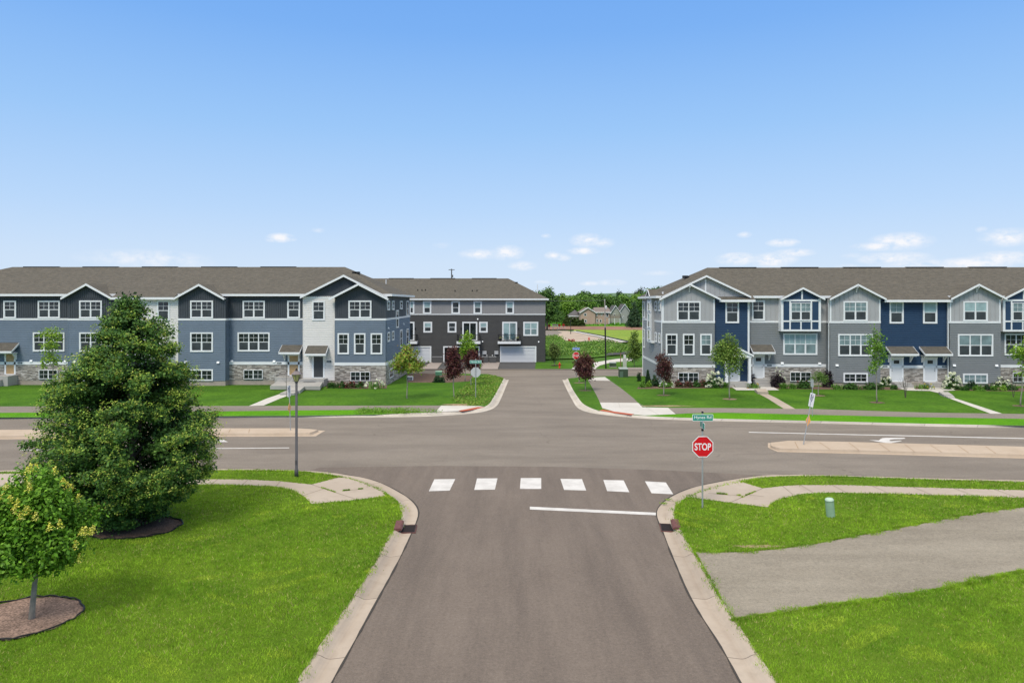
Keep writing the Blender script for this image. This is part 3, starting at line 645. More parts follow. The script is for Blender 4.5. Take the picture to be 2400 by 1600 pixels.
def window(bl, F_, u0, u1, z0, z1, cols=1, style='std', up=None, lo=None, trim=.13, th=.092, name='window'):
    up = up or M_GLASS; lo = lo or M_SCREEN
    fr = MB(); b = lambda a0, a1, c0, c1, n1=th: F_.boxes(fr, a0, a1, 0, n1, c0, c1)
    b(u0, u1, z1-trim, z1); b(u0, u1, z0, z0+trim*.9, th+.01); b(u0, u0+trim, z0+trim*.9, z1-trim); b(u1-trim, u1, z0+trim*.9, z1-trim)
    a0, a1, c0, c1 = u0+trim, u1-trim, z0+trim*.9, z1-trim
    w = (a1-a0)/cols; zm = (c0+c1)/2
    for i in range(1, cols): b(a0+w*i-.045, a0+w*i+.045, c0, c1, th-.015)
    pa = MB()
    for i in range(cols):
        x0 = a0+w*i+(.045 if i else 0); x1 = a0+w*(i+1)-(.045 if i < cols-1 else 0)
        s_ = .03
        if style in ('std', 'plain'):
            b(x0, x1, zm-.03, zm+.03, th-.02)
            b(x0, x0+s_, c0, zm-.03, th-.025); b(x1-s_, x1, c0, zm-.03, th-.025); b(x0+s_, x1-s_, c0, c0+s_, th-.025)
        if style in ('std', 'grid', 'base'):
            zb = zm+.03 if style == 'std' else c0
            xm = (x0+x1)/2; zz = (zb+c1)/2
            b(xm-.012, xm+.012, zb, c1, .06); b(x0, xm-.012, zz-.012, zz+.012, .06); b(xm+.012, x1, zz-.012, zz+.012, .06)
        pa.m = 0
        if style in ('std', 'plain'):
            F_.flat(pa, x0, x1, zm, c1, .05); pa.m = 1; F_.flat(pa, x0, x1, c0, zm, .051)
        else: F_.flat(pa, x0, x1, c0, c1, .05)
    f = fr.build(name, M_WHITE, bl); pa.build('pane', [up, lo], f)
    return f
def door(bl, F_, u0, u1, z0, z1, m, lite=False, ply=False, trim=.15, side=1, label=None):
    f = MB(); F_.boxes(f, u0-trim, u0, 0, .07, z0, z1+.0); F_.boxes(f, u1, u1+trim, 0, .07, z0, z1); F_.boxes(f, u0-trim-.03, u1+trim+.03, 0, .08, z1, z1+trim*.9)
    F_.boxes(f, u0, u1, 0, .10, z0-.04, z0+.03)
    d = MB(); F_.boxes(d, u0, u1, .0, .045, z0+.03, z1)
    if ply:
        for k in range(1, 6): zz = z0+(z1-z0)*k/6; F_.boxes(d, u0, u1, 0.045, .055, zz-.012, zz+.012)
    elif m is M_DOORW:
        um = (u0+u1)/2
        for a_, b_ in ((u0+.12, um-.05), (um+.05, u1-.12)): F_.boxes(d, a_, b_, .045, .055, z0+.15, z1-.62)
    D = d.build('door', m, bl, label=label); f.build('door_frame', M_WHITE, D)
    h = MB(); uu = u1-.08 if side > 0 else u0+.08
    F_.boxes(h, uu-.025, uu+.025, .035, .08, z0+.95, z0+1.02); F_.boxes(h, uu-.022, uu+.022, .035, .06, z0+1.15, z0+1.2); h.build('handle', M_BLACK, D)
    if lite:
        l = MB(); F_.boxes(l, (u0+u1)/2-.24, (u0+u1)/2+.24, .045, .06, z1-.48, z1-.16); l.build('pane', M_GLASS, D)
    return D
def awning(bl, F_, u0, u1, zt, zf, dep=1.05):
    """lean-to porch roof: from height zt at the wall to zf at its front"""
    r = MB(); sl_ = [F_.p(u0, zf, dep), F_.p(u1, zf, dep), F_.p(u1, zt, 0), F_.p(u0, zt, 0)]
    r.add(sl_+[(x, y, z-.05) for x, y, z in sl_], [(0, 1, 2, 3), (7, 6, 5, 4), (0, 4, 5, 1), (1, 5, 6, 2), (3, 7, 4, 0)])
    o = r.build('porch_roof', M_SHING, bl)
    t = MB(); F_.boxes(t, u0-.02, u1+.02, dep+.004, dep+.04, zf-.17, zf+.0)
    for a_, b_ in ((u0-.03, u0-.002), (u1+.002, u1+.03)):
        v = [F_.p(a_, zf-.17, dep), F_.p(b_, zf-.17, dep), F_.p(b_, zt-.2, 0), F_.p(a_, zt-.2, 0), F_.p(a_, zf+.0, dep), F_.p(b_, zf+.0, dep), F_.p(b_, zt+.0, 0), F_.p(a_, zt+.0, 0)]
        t.add(v, [(0, 3, 2, 1), (4, 5, 6, 7), (0, 1, 5, 4), (1, 2, 6, 5), (2, 3, 7, 6), (3, 0, 4, 7)])
    F_.boxes(t, u0+.12, u1-.12, .0, dep-.12, zf-.26, zf-.175)
    t.build('fascia', M_WHITE, o)
    for u in (u0+.25, u1-.25):
        k = MB(); F_.boxes(k, u-.06, u+.06, .0, .1, zf-.85, zf-.26)
        v = [F_.p(u-.045, zf-.8, .1), F_.p(u+.045, zf-.8, .1), F_.p(u+.045, zf-.27, dep*.55), F_.p(u-.045, zf-.27, dep*.55), F_.p(u-.045, zf-.62, .1), F_.p(u+.045, zf-.62, .1), F_.p(u+.045, zf-.262, dep*.4), F_.p(u-.045, zf-.262, dep*.4)]
        k.add(v, [(0, 1, 2, 3), (7, 6, 5, 4), (0, 3, 7, 4), (1, 5, 6, 2)]); k.build('bracket', M_WHITE, o)
    return o
def slope_slab(mb, a, b, h, y0, y1):
    """sloping board from a to b in (x, z), h deep downwards, between y0 and y1"""
    mb.ext([(a[0], a[1]), (b[0], b[1]), (b[0], b[1]-h), (a[0], a[1]-h)], y0, y1)
def gable(bl, c, w, za, ze, yf, wall_y, uz0, m, ze_main, s_main, yov, ribs=.2, rw=.03, wallhalf=None, bracket=False, fas=.2, left_cut=None, post=False):
    """cross gable: apex (c, za), eaves at c±w at ze, front edge at y=yf, wall at y=wall_y; ends where it meets the main slope"""
    hit = lambda z: (z-ze_main)/s_main-yov
    r = MB(); yr = max(hit(za), yf+.1); ye = max(hit(ze), yf+.05)
    for sg in (-1, 1):
        v = [(c, yf, za), (c, yr, za), (c+sg*w, ye, ze), (c+sg*w, yf, ze)]
        v2 = [(x, y, z-.05) for x, y, z in v]
        r.add(v+v2, [(0, 1, 2, 3) if sg < 0 else (3, 2, 1, 0), (4, 7, 6, 5), (0, 3, 7, 4), (3, 2, 6, 7)])
    o = r.build('gable_roof', M_SHING, bl)
    t = MB(); sl = (za-ze)/w
    for sg in (-1, 1): slope_slab(t, (c, za+.02), (c+sg*w, ze+.02), fas, yf-.045, yf-.004)
    t.build('rake_board', M_WHITE, o)
    sf = MB(); hw = wallhalf or (w-.35)
    for sg in (-1, 1):
        v = [(c, yf, za-.06), (c, wall_y, za-.06), (c+sg*w, wall_y, ze-.06), (c+sg*w, yf, ze-.06)]
        sf.add(v, [(3, 2, 1, 0) if sg < 0 else (0, 1, 2, 3)])
    # return of the soffit at wall
    sf.build('soffit', M_SOFFIT, o)
    # wall triangle
    g_ = MB(); F_ = Face(0, wall_y, (1, 0), (0, -1))
    top = lambda u: za-.08-abs(u-c)*sl
    hwz = min(hw, (za-.08-uz0)/sl)
    poly = [(c-hwz, uz0), (c+hwz, uz0)]+([(c+hwz, top(c+hwz))] if top(c+hwz) > uz0+.02 else [])+[(c, top(c))]+([(c-hwz, top(c-hwz))] if top(c-hwz) > uz0+.02 else [])
    g_.ext(poly, wall_y-.001, wall_y+.12)
    n = int(2*hwz/ribs)
    for i in range(1, n):
        u = c-hwz+2*hwz*i/n; tt = min(top(u-rw), top(u+rw))
        if tt > uz0+.05: F_.boxes(g_, u-rw/2, u+rw/2, 0.001, .035, uz0, tt)
    g_.build('gable_wall', m, bl)
    if bracket:
        k = MB().box(c-.05, c+.05, yf+.0, wall_y-.02, za-.32, za-.24); k.box(c-.05, c+.05, wall_y-.12, wall_y-.02, za-.75, za-.32)
        k.tube([(c, wall_y-.1, za-.7), (c, yf+.1, za-.34)], .045, 4); k.build('bracket', M_WHITE, o)
    if post: MB().box(c-.07, c+.07, wall_y-.045, wall_y-.002, uz0, za-.3).build('king_post', M_WHITE, o)
    return o
def vent(bl, F_, u, z, s_=.2, name='wall_vent'):
    mb = MB(); a0, a1 = u-s_/2, u+s_/2
    v = [F_.p(a0, z-.09, .14), F_.p(a1, z-.09, .14), F_.p(a1, z-.09, .0), F_.p(a0, z-.09, .0), F_.p(a0, z+.09, .07), F_.p(a1, z+.09, .07), F_.p(a1, z+.09, 0), F_.p(a0, z+.09, 0)]
    mb.add(v, [(0, 1, 5, 4), (1, 2, 6, 5), (3, 0, 4, 7), (4, 5, 6, 7), (0, 3, 2, 1)]); return mb.build(name, mat('vent_white', (.82, .84, .85), .5), bl)
def plaque(bl, F_, u, z):
    w, h = .23, .075; n = 8; pts = []
    for i in range(n+1): t = -pi/2+pi*i/n; pts.append((u+w-h+h*cos(t), z+h*sin(t)))
    for i in range(n+1): t = pi/2+pi*i/n; pts.append((u-w+h+h*cos(t), z+h*sin(t)))
    mb = MB(); N_ = len(pts); vs = [F_.p(a_, b_, .075) for a_, b_ in pts]+[F_.p(a_, b_, .04) for a_, b_ in pts]
    mb.add(vs, [tuple(range(N_))]+[(i, i+N_, (i+1) % N_+N_, (i+1) % N_) for i in range(N_)])
    o = mb.build('house_number_plate', mat('plate_dark', (.03, .045, .06), .5), bl)
    k = MB()
    for i in range(5): F_.boxes(k, u-.15+i*.062, u-.15+i*.062+.035, .075, .079, z-.034, z+.034)
    k.build('digits', mat('plate_digits', (.5, .55, .55), .5), o)
def downspout(bl, x, y, z0, z1, kick=(0, -1), m=None):
    mb = MB().tube([(x-.0, y-.25, z1+.05), (x, y-.04, z1-.35), (x, y-.04, z0+.2), (x+kick[0]*.35, y-.04+kick[1]*.35, z0+.04)], .045, 6)
    return mb.build('downspout', m or M_WHITE, bl)
def stoop(F_, u0, u1, z0, z1, dep=1.3, n=2, uw=None, label=None):
    mb = MB(); F_.boxes(mb, u0, u1, .0, dep, z0, z1)
    uw = uw or (u0, u1)
    for i in range(n): F_.boxes(mb, uw[0], uw[1], dep+.001+.3*i, dep+.3+.3*i, z0, z0+(z1-z0)*(n-i)/(n+1))
    return mb
def hip_roof(bl, x0, x1, y0, y1, ze, xr0, xr1, zr, ext=()):
    """main hip roof; ext = stretches (xa, xb, depth) where the front slope runs further down"""
    ym = (y0+y1)/2; s = (zr-ze)/(ym-y0)
    m_ = MB().add([(x0, y0, ze), (x1, y0, ze), (x1, y1, ze), (x0, y1, ze), (xr0, ym, zr), (xr1, ym, zr)], [(0, 1, 5, 4), (1, 2, 5), (2, 3, 4, 5), (3, 0, 4)])
    for a_, b_, d_ in ext: m_.add([(a_, y0-d_, ze-s*d_), (b_, y0-d_, ze-s*d_), (b_, y0, ze), (a_, y0, ze)], [(0, 1, 2, 3)])
    o = m_.build('roof', M_SHING, bl)
    f = MB()
    cuts = sorted(ext); x = x0
    for a_, b_, d_ in cuts:
        if a_ > x+.01: f.box(x, a_, y0-.03, y0+.002, ze-.19, ze+.02)
        f.box(a_, b_, y0-d_-.03, y0-d_+.002, ze-s*d_-.19, ze-s*d_+.02); x = max(x, b_)
    if x < x1: f.box(x, x1, y0-.03, y0+.002, ze-.19, ze+.02)
    f.box(x1-.002, x1+.03, y0-.03, y1, ze-.19, ze+.02); f.box(x0-.03, x0+.002, y0-.03, y1, ze-.19, ze+.02); f.box(x0, x1, y1, y1+.03, ze-.19, ze+.02)
    f.build('gutter', M_WHITE, bl)
    sf = MB().box(x0+.01, x1-.01, y0+.003, y1-.003, ze-.17, ze-.15)
    for a_, b_, d_ in cuts: sf.box(a_, b_, y0-d_+.003, y0+.0, ze-s*d_-.17, ze-s*d_-.15)
    sf.build('soffit', M_SOFFIT, bl)
    v = MB(); L_ = xr1-xr0; k = int(L_/6.2)
    for i in range(k): a_ = xr0+1.2+i*6.2; v.box(a_, a_+3.7, ym-.16, ym+.16, zr-.03, zr+.045)
    v.build('ridge_vent', M_BLACK, o)
    return o, s

# ================================================================== left townhouse row (blue, dark and cream)
LY = 66.0; H0 = 707.0
def X_(px, y): return (px-CX)/F*y
YB, YW, YR = LY-.4, LY-.1, LY+.45           # bay, cream entry and recess planes
LB = empty('townhouse_row', (0, 0, 0), 0, 'blue and charcoal three-storey townhouse row with cream entries left of the side street', 'townhouses')
xb = lambda px: X_(px, YB); xr = lambda px: X_(px, YR); xw = lambda px: X_(px, YW)
FB = Face(0, YB, (1, 0), (0, -1)); FR = Face(0, YR, (1, 0), (0, -1)); FW = Face(0, YW, (1, 0), (0, -1))
XE = xb(904); XL = -58.5; YE = 81.0
BELT = (5.95, 6.13)
def facade_bay(bl, F_, u0, u1, zb, stone_=False):
    m = MB(); F_.lap(m, u0, u1, zb if not stone_ else 2.0, BELT[0]); m.build('wall', M_BLUE, bl)
    m = MB(); F_.board(m, u0, u1, BELT[1], 8.10, .2, .03); m.build('upper_wall', M_DARK, bl)
    m = MB(); F_.boxes(m, u0-.02, u1+.02, 0, .068, *BELT); m.build('belt_trim', M_WHITE, bl)
    if stone_:
        m = MB(); F_.boxes(m, u0, u1, -.1, .04, .30, 1.76); m.build('stone_base', M_STONE, bl)
        m = MB(); F_.boxes(m, u0-.04, u1+.04, 0, .07, 1.765, 2.03); m.build('trim_band', M_WHITE, bl)
core = MB().box(XL+.02, XE-.02, YR+.1, YE-.02, -.3, 8.2)
core.box(xb(160)+.02, xb(528.6)-.02, YB+.08, YR+.11, -.3, 8.0); core.box(xb(710)+.02, XE-.02, YW+.08, YR+.11, -.3, 8.0); core.box(xb(785)+.02, XE-.03, YB+.08, YW+.1, -.3, 8.0)
core.build('core_wall', M_DARK, LB)
f = MB().box(XL, XE, YR-.01, YE, -.3, .32); f.box(xb(160), xb(528.6), YB-.01, YR, -.3, .31); f.box(xw(710), XE, YW-.0, YR, -.3, .31); f.box(xb(785), XE, YB-.01, YW, -.3, .30)
f.build('foundation', M_FOUND, LB)
# recess A and E
for (u0, u1) in ((XL, xr(160)), (xr(530), xr(713))): facade_bay(LB, FR, u0, u1, .3, True)
facade_bay(LB, FB, xb(160), xb(272), .33); facade_bay(LB, FB, xb(418), xb(528.6), .33)
# returns of the bays (facing +X)
for px in (528.6,):
    Fs = Face(xb(px), YB, (0, 1), (1, 0)); m = MB(); Fs.lap(m, 0, .84, .33, BELT[0]); m.build('wall', M_BLUE, LB)
    m = MB(); Fs.board(m, 0, .84, BELT[1], 8.1, .2, .03); m.build('upper_wall', M_DARK, LB); m = MB(); Fs.boxes(m, 0, .84, 0, .068, *BELT); m.build('belt_trim', M_WHITE, LB)
m = MB(); FB.lap(m, xb(272), xb(418), .33, 8.1); m.build('wall', M_CREAM, LB)
m = MB(); FW.lap(m, xw(710), xw(785)+.3, .33, 8.2); m.build('wall', M_CREAM, LB)
facade_bay(LB, FB, xb(785), xb(904), .3, True)
for F_, u in ((FB, xb(160.4)), (FB, xb(528)), (FB, xb(785.6)), (FB, xb(903.4))):
    m = MB(); F_.boxes(m, u-.03, u+.03, .0, .052, 2.04 if u > xb(700) else .33, BELT[0])
    m.build('corner_trim', mat('blue_corner', (.15, .2, .26), .55), LB)
for F_, a_, b_ in ((FB, xb(272.3), xb(273.8)), (FB, xb(416.6), xb(418.1)), (FW, xw(710), xw(711.6)), (FW, xw(783), xw(784.6))):
    m = MB(); F_.boxes(m, a_, b_, 0, .055, .33, 8.0); m.build('corner_trim', M_CREAM, LB)
# side wall facing +X
FS = Face(XE, YB, (0, 1), (1, 0)); D_ = YE-YB
m = MB(); FS.lap(m, 0, D_, 2.0, BELT[0]); m.build('side_wall', M_BLUE, LB)
m = MB(); FS.board(m, 0, D_, BELT[1], 8.2, 1.2, .02, .006); m.build('upper_wall', M_DARK, LB)
m = MB(); FS.boxes(m, 0, D_, 0, .068, *BELT); m.build('belt_trim', M_WHITE, LB)
m = MB(); FS.boxes(m, .03, D_, -.1, .04, -.2, 1.76); m.build('stone_base', M_STONE, LB)
m = MB(); FS.boxes(m, -.07, D_, 0, .07, 1.765, 2.03); m.build('trim_band', M_WHITE, LB)
def ds(px): return XE*F/(px-CX)-YB
for (a_, b_, z0, z1) in ((907, 912, 6.88, 7.79), (917.8, 922.4, 6.88, 7.79), (936.7, 941.6, 6.9, 7.79), (951.4, 956.6, 6.07, 7.8), (927.3, 933, 5.03, 6.84), (907, 912, 3.89, 4.82), (917.2, 922.2, 3.89, 4.82), (936.3, 941.6, 2.9, 4.76), (951.4, 956.6, 2.86, 4.69)):
    window(LB, FS, ds(a_), ds(b_), z0, z1, 1, 'plain', trim=.12, lo=M_GLASS)
window(LB, FS, ds(911.6), ds(920), .35, 1.2, 1, 'base', trim=.06)
window(LB, FS, ds(951), ds(956.5), .1, 1.0, 1, 'base', trim=.06)
vent(LB, FS, ds(909), 5.2); vent(LB, FS, ds(945), 5.3)
W3, W2, WB_ = (6.13, 7.80), (3.02, 4.84), (.34, 1.41)
for a_, b_, c in ((9.2, 38.8, 1), (89.8, 141.4, 2), (569.4, 621.4, 2), (673.9, 704, 1)): window(LB, FR, xr(a_), xr(b_), 6.12, 7.79, c)
for a_, b_, c in ((78.2, 152.4, 3), (557.5, 632.7, 3)): window(LB, FR, xr(a_), xr(b_), 3.0, 4.8, c)
for a_, b_ in ((92.9, 136.7), (572, 616.7)): window(LB, Face(0, YR-.04, (1, 0), (0, -1)), xr(a_), xr(b_), .42, 1.28, 2, 'base', trim=.05)
for a_, b_ in ((186.7, 239.8), (446.5, 500)):
    window(LB, FB, xb(a_), xb(b_), *W3, 2); window(LB, FB, xb(a_), xb(b_), *W2, 2); window(LB, FB, xb(a_), xb(b_), *WB_, 2, 'base')
for a_, b_ in ((303, 331), (368.8, 398.4)): window(LB, FB, xb(a_), xb(b_), 5.95, 7.8)
window(LB, FW, xw(732), xw(762), 5.94, 7.76)
window(LB, FB, xb(817), xb(871), *W3, 2)
for a_, b_ in ((791.6, 818.4), (830, 857), (869, 896)): window(LB, FB, xb(a_), xb(b_), 2.8, 4.76)
window(LB, Face(0, YB-.04, (1, 0), (0, -1)), xb(822), xb(867.8), .34, 1.19, 2, 'base', trim=.05)
# doors, awnings, stoops
door(LB, FR, xr(15.3), xr(34), .85, 2.85, M_PLY, ply=True, label='door opening boarded with tan plywood')
door(LB, FR, xr(678.6), xr(699), .75, 2.6, M_PLY, ply=True, label='door opening boarded with tan plywood')
door(LB, FW, xw(735.7), xw(757.6), .60, 2.62, M_DOORD, label='charcoal panel door')
door(LB, FB, xb(310), xb(332), .6, 2.62, M_DOORD); door(LB, FB, xb(368), xb(390), .6, 2.62, M_PLY, ply=True)
awning(LB, FR, xr(-22), xr(45), 3.85, 3.1); awning(LB, FR, xr(662), xr(709.5), 3.65, 3.0); awning(LB, FW, xw(721), xw(770), 3.62, 2.9)
awning(LB, FB, xb(295), xb(345), 3.62, 2.9); awning(LB, FB, xb(355), xb(404), 3.62, 2.9)
for F_, u0, u1, z1, uw in ((FR, xr(-8), xr(42), .80, (xr(-4), xr(30))), (FR, xr(655), xr(703), .70, (xr(662), xr(700))), (FW, xw(711), xw(768), .56, (xw(722), xw(750))), (FB, xb(298), xb(342), .56, None), (FB, xb(358), xb(400), .56, None)):
    stoop(F_, u0, u1, -.1, z1, 1.35, 2, uw).build('stoop', M_STEP, LB)
for F_, u, z in ((FR, xr(74), 2.12), (FR, xr(154), 2.1), (FB, xb(175), 2.1), (FB, xb(436.7), 2.08), (FB, xb(511.8), 2.05), (FR, xr(544), 2.1), (FR, xr(643), 2.08)): vent(LB, F_, u, z, .24)
plaque(LB, FR, xr(48), 1.92); plaque(LB, FR, xr(655), 1.9); plaque(LB, FW, xw(771.5), 2.1)
# roof
yov = .45; ZE = 8.40; y0r = YR-yov; y1r = YE+.45
rf, SL = hip_roof(LB, XL-.5, XE+.5, y0r, y1r, ZE, -52.3, X_(808, 73.7), 11.33,
                  ext=[(xb(266), xb(412), .85)])
hy = lambda z: y0r+(z-ZE)/SL
def gb(bl, c, w, za, ze, yf, wy, uz0, m, **k): return gable(bl, c, w, za, ze, yf, wy, uz0, m, ZE, SL, -y0r, **k)
gb(LB, xb(208), 2.35, 9.36, 8.05, YB-.42, YB, 8.0, M_DARK, wallhalf=2.2, fas=.2)
gb(LB, xb(470.5), 2.35, 9.32, 8.02, YB-.42, YB, 8.0, M_DARK, wallhalf=2.2)
gb(LB, xw(808), 4.05, 10.18, 8.16, YW-.45, YW, 8.12, M_DARK, wallhalf=3.95)
gb(LB, xb(843.5), 2.75, 9.38, 7.98, YB-.62, YB, 7.95, M_DARK, wallhalf=2.37)
m = MB(); FW.boxes(m, xw(712), xw(786), 0, .05, 7.99, 8.12); m.build('belt_trim', M_WHITE, LB)
for px, py in ((838, 641), (832, 639)):
    k = MB().box(X_(px, 72)-.22, X_(px, 72)+.22, 71.7, 72.3, 10.48, 10.76); k.build('roof_vent', M_BLACK, LB)

# ================================================================== right townhouse row (grey and navy)
TH = R(1.8); RO = Vector((13.99, 65.5)); cT, sT = cos(TH), sin(TH)
RBd = empty('townhouse_row', (RO.x, RO.y, 0), -TH, 'grey and navy three-storey townhouse row with white gables right of the side street', 'townhouses')
def U(px, d=0):
    t = (px-CX)/F; return (t*(RO.y+d*cT)-RO.x-d*sT)/(cT+t*sT)
Fy = lambda d: Face(0, d, (1, 0), (0, -1))
DB, DN, DR, DX = 0.0, .3, .85, .15
FB2, FN, FR2, FX = Fy(DB), Fy(DN), Fy(DR), Fy(DX)
DD = 11.5; UE = U(2760)
BL2 = (5.72, 5.89)
core = MB().box(.02, UE, DR+.1, DD-.02, -.3, 8.2)
for a_, b_ in ((1552.4, 1753), (1945, 2344.6)): core.box(U(a_)+.02, U(b_)-.02, .42, DR+.11, -.3, 7.85)
for a_, b_ in ((1552.4, 1674.9), (1945, 2063), (2225.5, 2344.6), (2540, 2755)): core.box(U(a_)+.02, U(b_)-.02, .08, .45, -.3, 7.85)
core.build('core_wall', M_GREYL, RBd)
f = MB().box(0, UE, DR-.01, DD, -.3, .28)
for a_, b_ in ((1552.4, 1753), (1945, 2344.6), (2540, 2755)): f.box(U(a_), U(b_), .02, DR, -.3, .27)
f.build('foundation', M_FOUND, RBd)
def bay2(a_, b_, stone_):
    u0, u1 = U(a_), U(b_)
    m = MB(); FB2.lap(m, u0, u1, 1.8 if stone_ else .25, BL2[0]); m.build('wall', M_GREYL, RBd)
    m = MB(); FB2.board(m, u0, u1, BL2[1], 7.95, .42, .045); m.build('upper_wall', M_GREYB, RBd)
    m = MB(); FB2.boxes(m, u0-.02, u1+.02, 0, .068, *BL2); m.build('belt_trim', M_WHITE, RBd)
    for a2, b2 in ((u0-.01, u0+.12), (u1-.12, u1+.01)): m = MB(); FB2.boxes(m, a2, b2, .0, .042, BL2[1]+.001, 7.9); m.build('corner_trim', M_WHITE, RBd)
    if stone_:
        m = MB(); FB2.boxes(m, u0, u1, -.1, .04, .2, 1.59); m.build('stone_base', M_STONE, RBd)
        m = MB(); FB2.boxes(m, u0-.04, u1+.04, 0, .07, 1.595, 1.85); m.build('trim_band', M_WHITE, RBd)
    Fl = Face(u0, DB, (0, 1), (-1, 0))
    if not stone_:
        m = MB(); Fl.lap(m, 0, DR, .25, BL2[0]); m.build('wall', M_GREYL, RBd)
        m = MB(); Fl.board(m, 0, DR, BL2[1], 7.95, .42, .045); m.build('upper_wall', M_GREYB, RBd)
        m = MB(); Fl.boxes(m, 0, DR, 0, .068, *BL2); m.build('belt_trim', M_WHITE, RBd)
bay2(1552.4, 1674.9, True); bay2(1945, 2063, False); bay2(2225.5, 2344.6, False); bay2(2540, 2660, False)
m = MB(); FN.lap(m, U(1674.5, DN), U(1753, DN), .25, 7.95); m.build('wall', M_NAVY, RBd)
m = MB(); FN.lap(m, U(2062.5, DN), U(2226, DN), 1.8, 7.95); m.build('wall', M_NAVY, RBd)
for a2, b2 in ((1752, 1754.5), (2219, 2221)): m = MB(); FN.boxes(m, U(a2, DN), U(b2, DN), 0, .055, .2, 7.9); m.build('corner_trim', M_WHITE, RBd)
for a_, b_ in ((1753.5, 1945.5), (2344, 2541)):
    u0, u1 = U(a_, DR), U(b_, DR)
    m = MB(); FR2.lap(m, u0, u1, 1.8, BL2[0]); m.build('wall', M_GREYL, RBd)
    m = MB(); FR2.board(m, u0, u1, BL2[1], 8.2, .42, .045); m.build('upper_wall', M_GREYB, RBd)
    m = MB(); FR2.boxes(m, u0, u1, 0, .068, *BL2); m.build('belt_trim', M_WHITE, RBd)
    m = MB(); FR2.boxes(m, u0, u1, -.1, .04, .2, 1.59); m.build('stone_base', M_STONE, RBd)
    m = MB(); FR2.boxes(m, u0, u1-.1, 0, .07, 1.595, 1.85); m.build('trim_band', M_WHITE, RBd)
u0, u1 = U(2062.5, DN), U(2222, DN)
m = MB(); FN.boxes(m, u0, u1, -.1, .04, .2, 1.56); m.build('stone_base', M_STONE, RBd)
m = MB(); FN.boxes(m, u0, u1, 0, .07, 1.565, 1.82); m.build('trim_band', M_WHITE, RBd)
# box bays with navy panels
def boxbay(a_, b_, wa, wb):
    u0, u1 = U(a_, DX), U(b_, DX); c = (u0+u1)/2
    m = MB().box(u0, u1, DX, DR+.1, 4.95, 8.0); o = m.build('box_bay', M_NAVY, RBd)
    t = MB(); w0, w1 = U(wa, DX), U(wb, DX)
    for x0, x1, z0, z1 in ((u0-.01, u0+.2, 4.95, 8.0), (u1-.2, u1+.01, 4.95, 8.0), (u0+.2, u1-.2, 4.95, 5.12), (u0+.2, u1-.2, 5.82, 5.96), (u0+.2, u1-.2, 7.72, 7.9), (w0-.12, w0, 5.12, 5.82), (w1, w1+.12, 5.12, 5.82), (c-.06, c+.06, 5.12, 5.82), (w0-.12, w0, 5.96, 7.72), (w1, w1+.12, 5.96, 7.72)):
        FX.boxes(t, x0, x1, 0, .04, z0, z1)
    t.box(u0-.011, u0+.0, DX-.03, DR, 4.95, 8.0)
    t.build('panel_frame', M_WHITE, o)
    window(RBd, FX, w0, w1, 5.96, 7.60, 2, 'std', M_BLIND2, M_SCREEN, trim=.06)
boxbay(1830.6, 1923.5, 1853, 1900); boxbay(2350.5, 2443, 2372, 2421)
# windows
T3, T2, TB = (5.89, 7.73), (2.68, 4.72), (.25, 1.14)
window(RBd, FB2, U(1586), U(1641.8), *T3, 2, 'std', M_GLASS, M_SCREEN)
for a_, b_, up in ((1560, 1587.5, M_GLASS), (1600, 1627.5, M_GLASS), (1640.6, 1668, M_BLIND2)): window(RBd, FB2, U(a_), U(b_), 2.71, 4.71, 1, 'std', up, M_SCREEN)
window(RBd, Fy(-.04), U(1589), U(1636.7), .26, 1.13, 2, 'base', trim=.05)
window(RBd, FN, U(1699.8, DN), U(1731.6, DN), 5.7, 7.73, 1, 'std', M_GLASS, M_SCREEN)
window(RBd, FR2, U(1761.6, DR), U(1792, DR), 5.93, 7.8)
window(RBd, FR2, U(1835, DR), U(1915, DR), 2.72, 4.74, 3, 'std', M_BLIND, M_BLIND2)
window(RBd, Fy(DR-.04), U(1851, DR), U(1900, DR), .26, 1.13, 2, 'base', trim=.05)
window(RBd, FB2, U(1976), U(2032.6), *T3, 2, 'std', M_BLIND2, M_SCREEN)
window(RBd, FB2, U(1963.7), U(2045), *T2, 3, 'std', M_BLIND2, M_SCREEN)
window(RBd, FB2, U(1976), U(2033), *TB, 2, 'base')
for a_, b_, up, st_ in ((2084, 2117, M_BLIND2, 'std'), (2162.4, 2195.6, M_BLIND, 'plain')): window(RBd, FN, U(a_, DN), U(b_, DN), 5.68, 7.72, 1, st_, up, M_SCREEN)
window(RBd, FB2, U(2256.6), U(2314), *T3, 2, 'plain', M_BLIND, M_SCREEN)
window(RBd, FB2, U(2244), U(2326.7), *T2, 3, 'plain', M_BLIND2, M_SCREEN)
window(RBd, FB2, U(2256), U(2314), .2, 1.1, 2, 'base', M_BLIND2)
window(RBd, FR2, U(2353, DR), U(2432, DR), 2.72, 4.74, 3); window(RBd, Fy(DR-.04), U(2372, DR), U(2420, DR), .26, 1.13, 2, 'base', trim=.05)
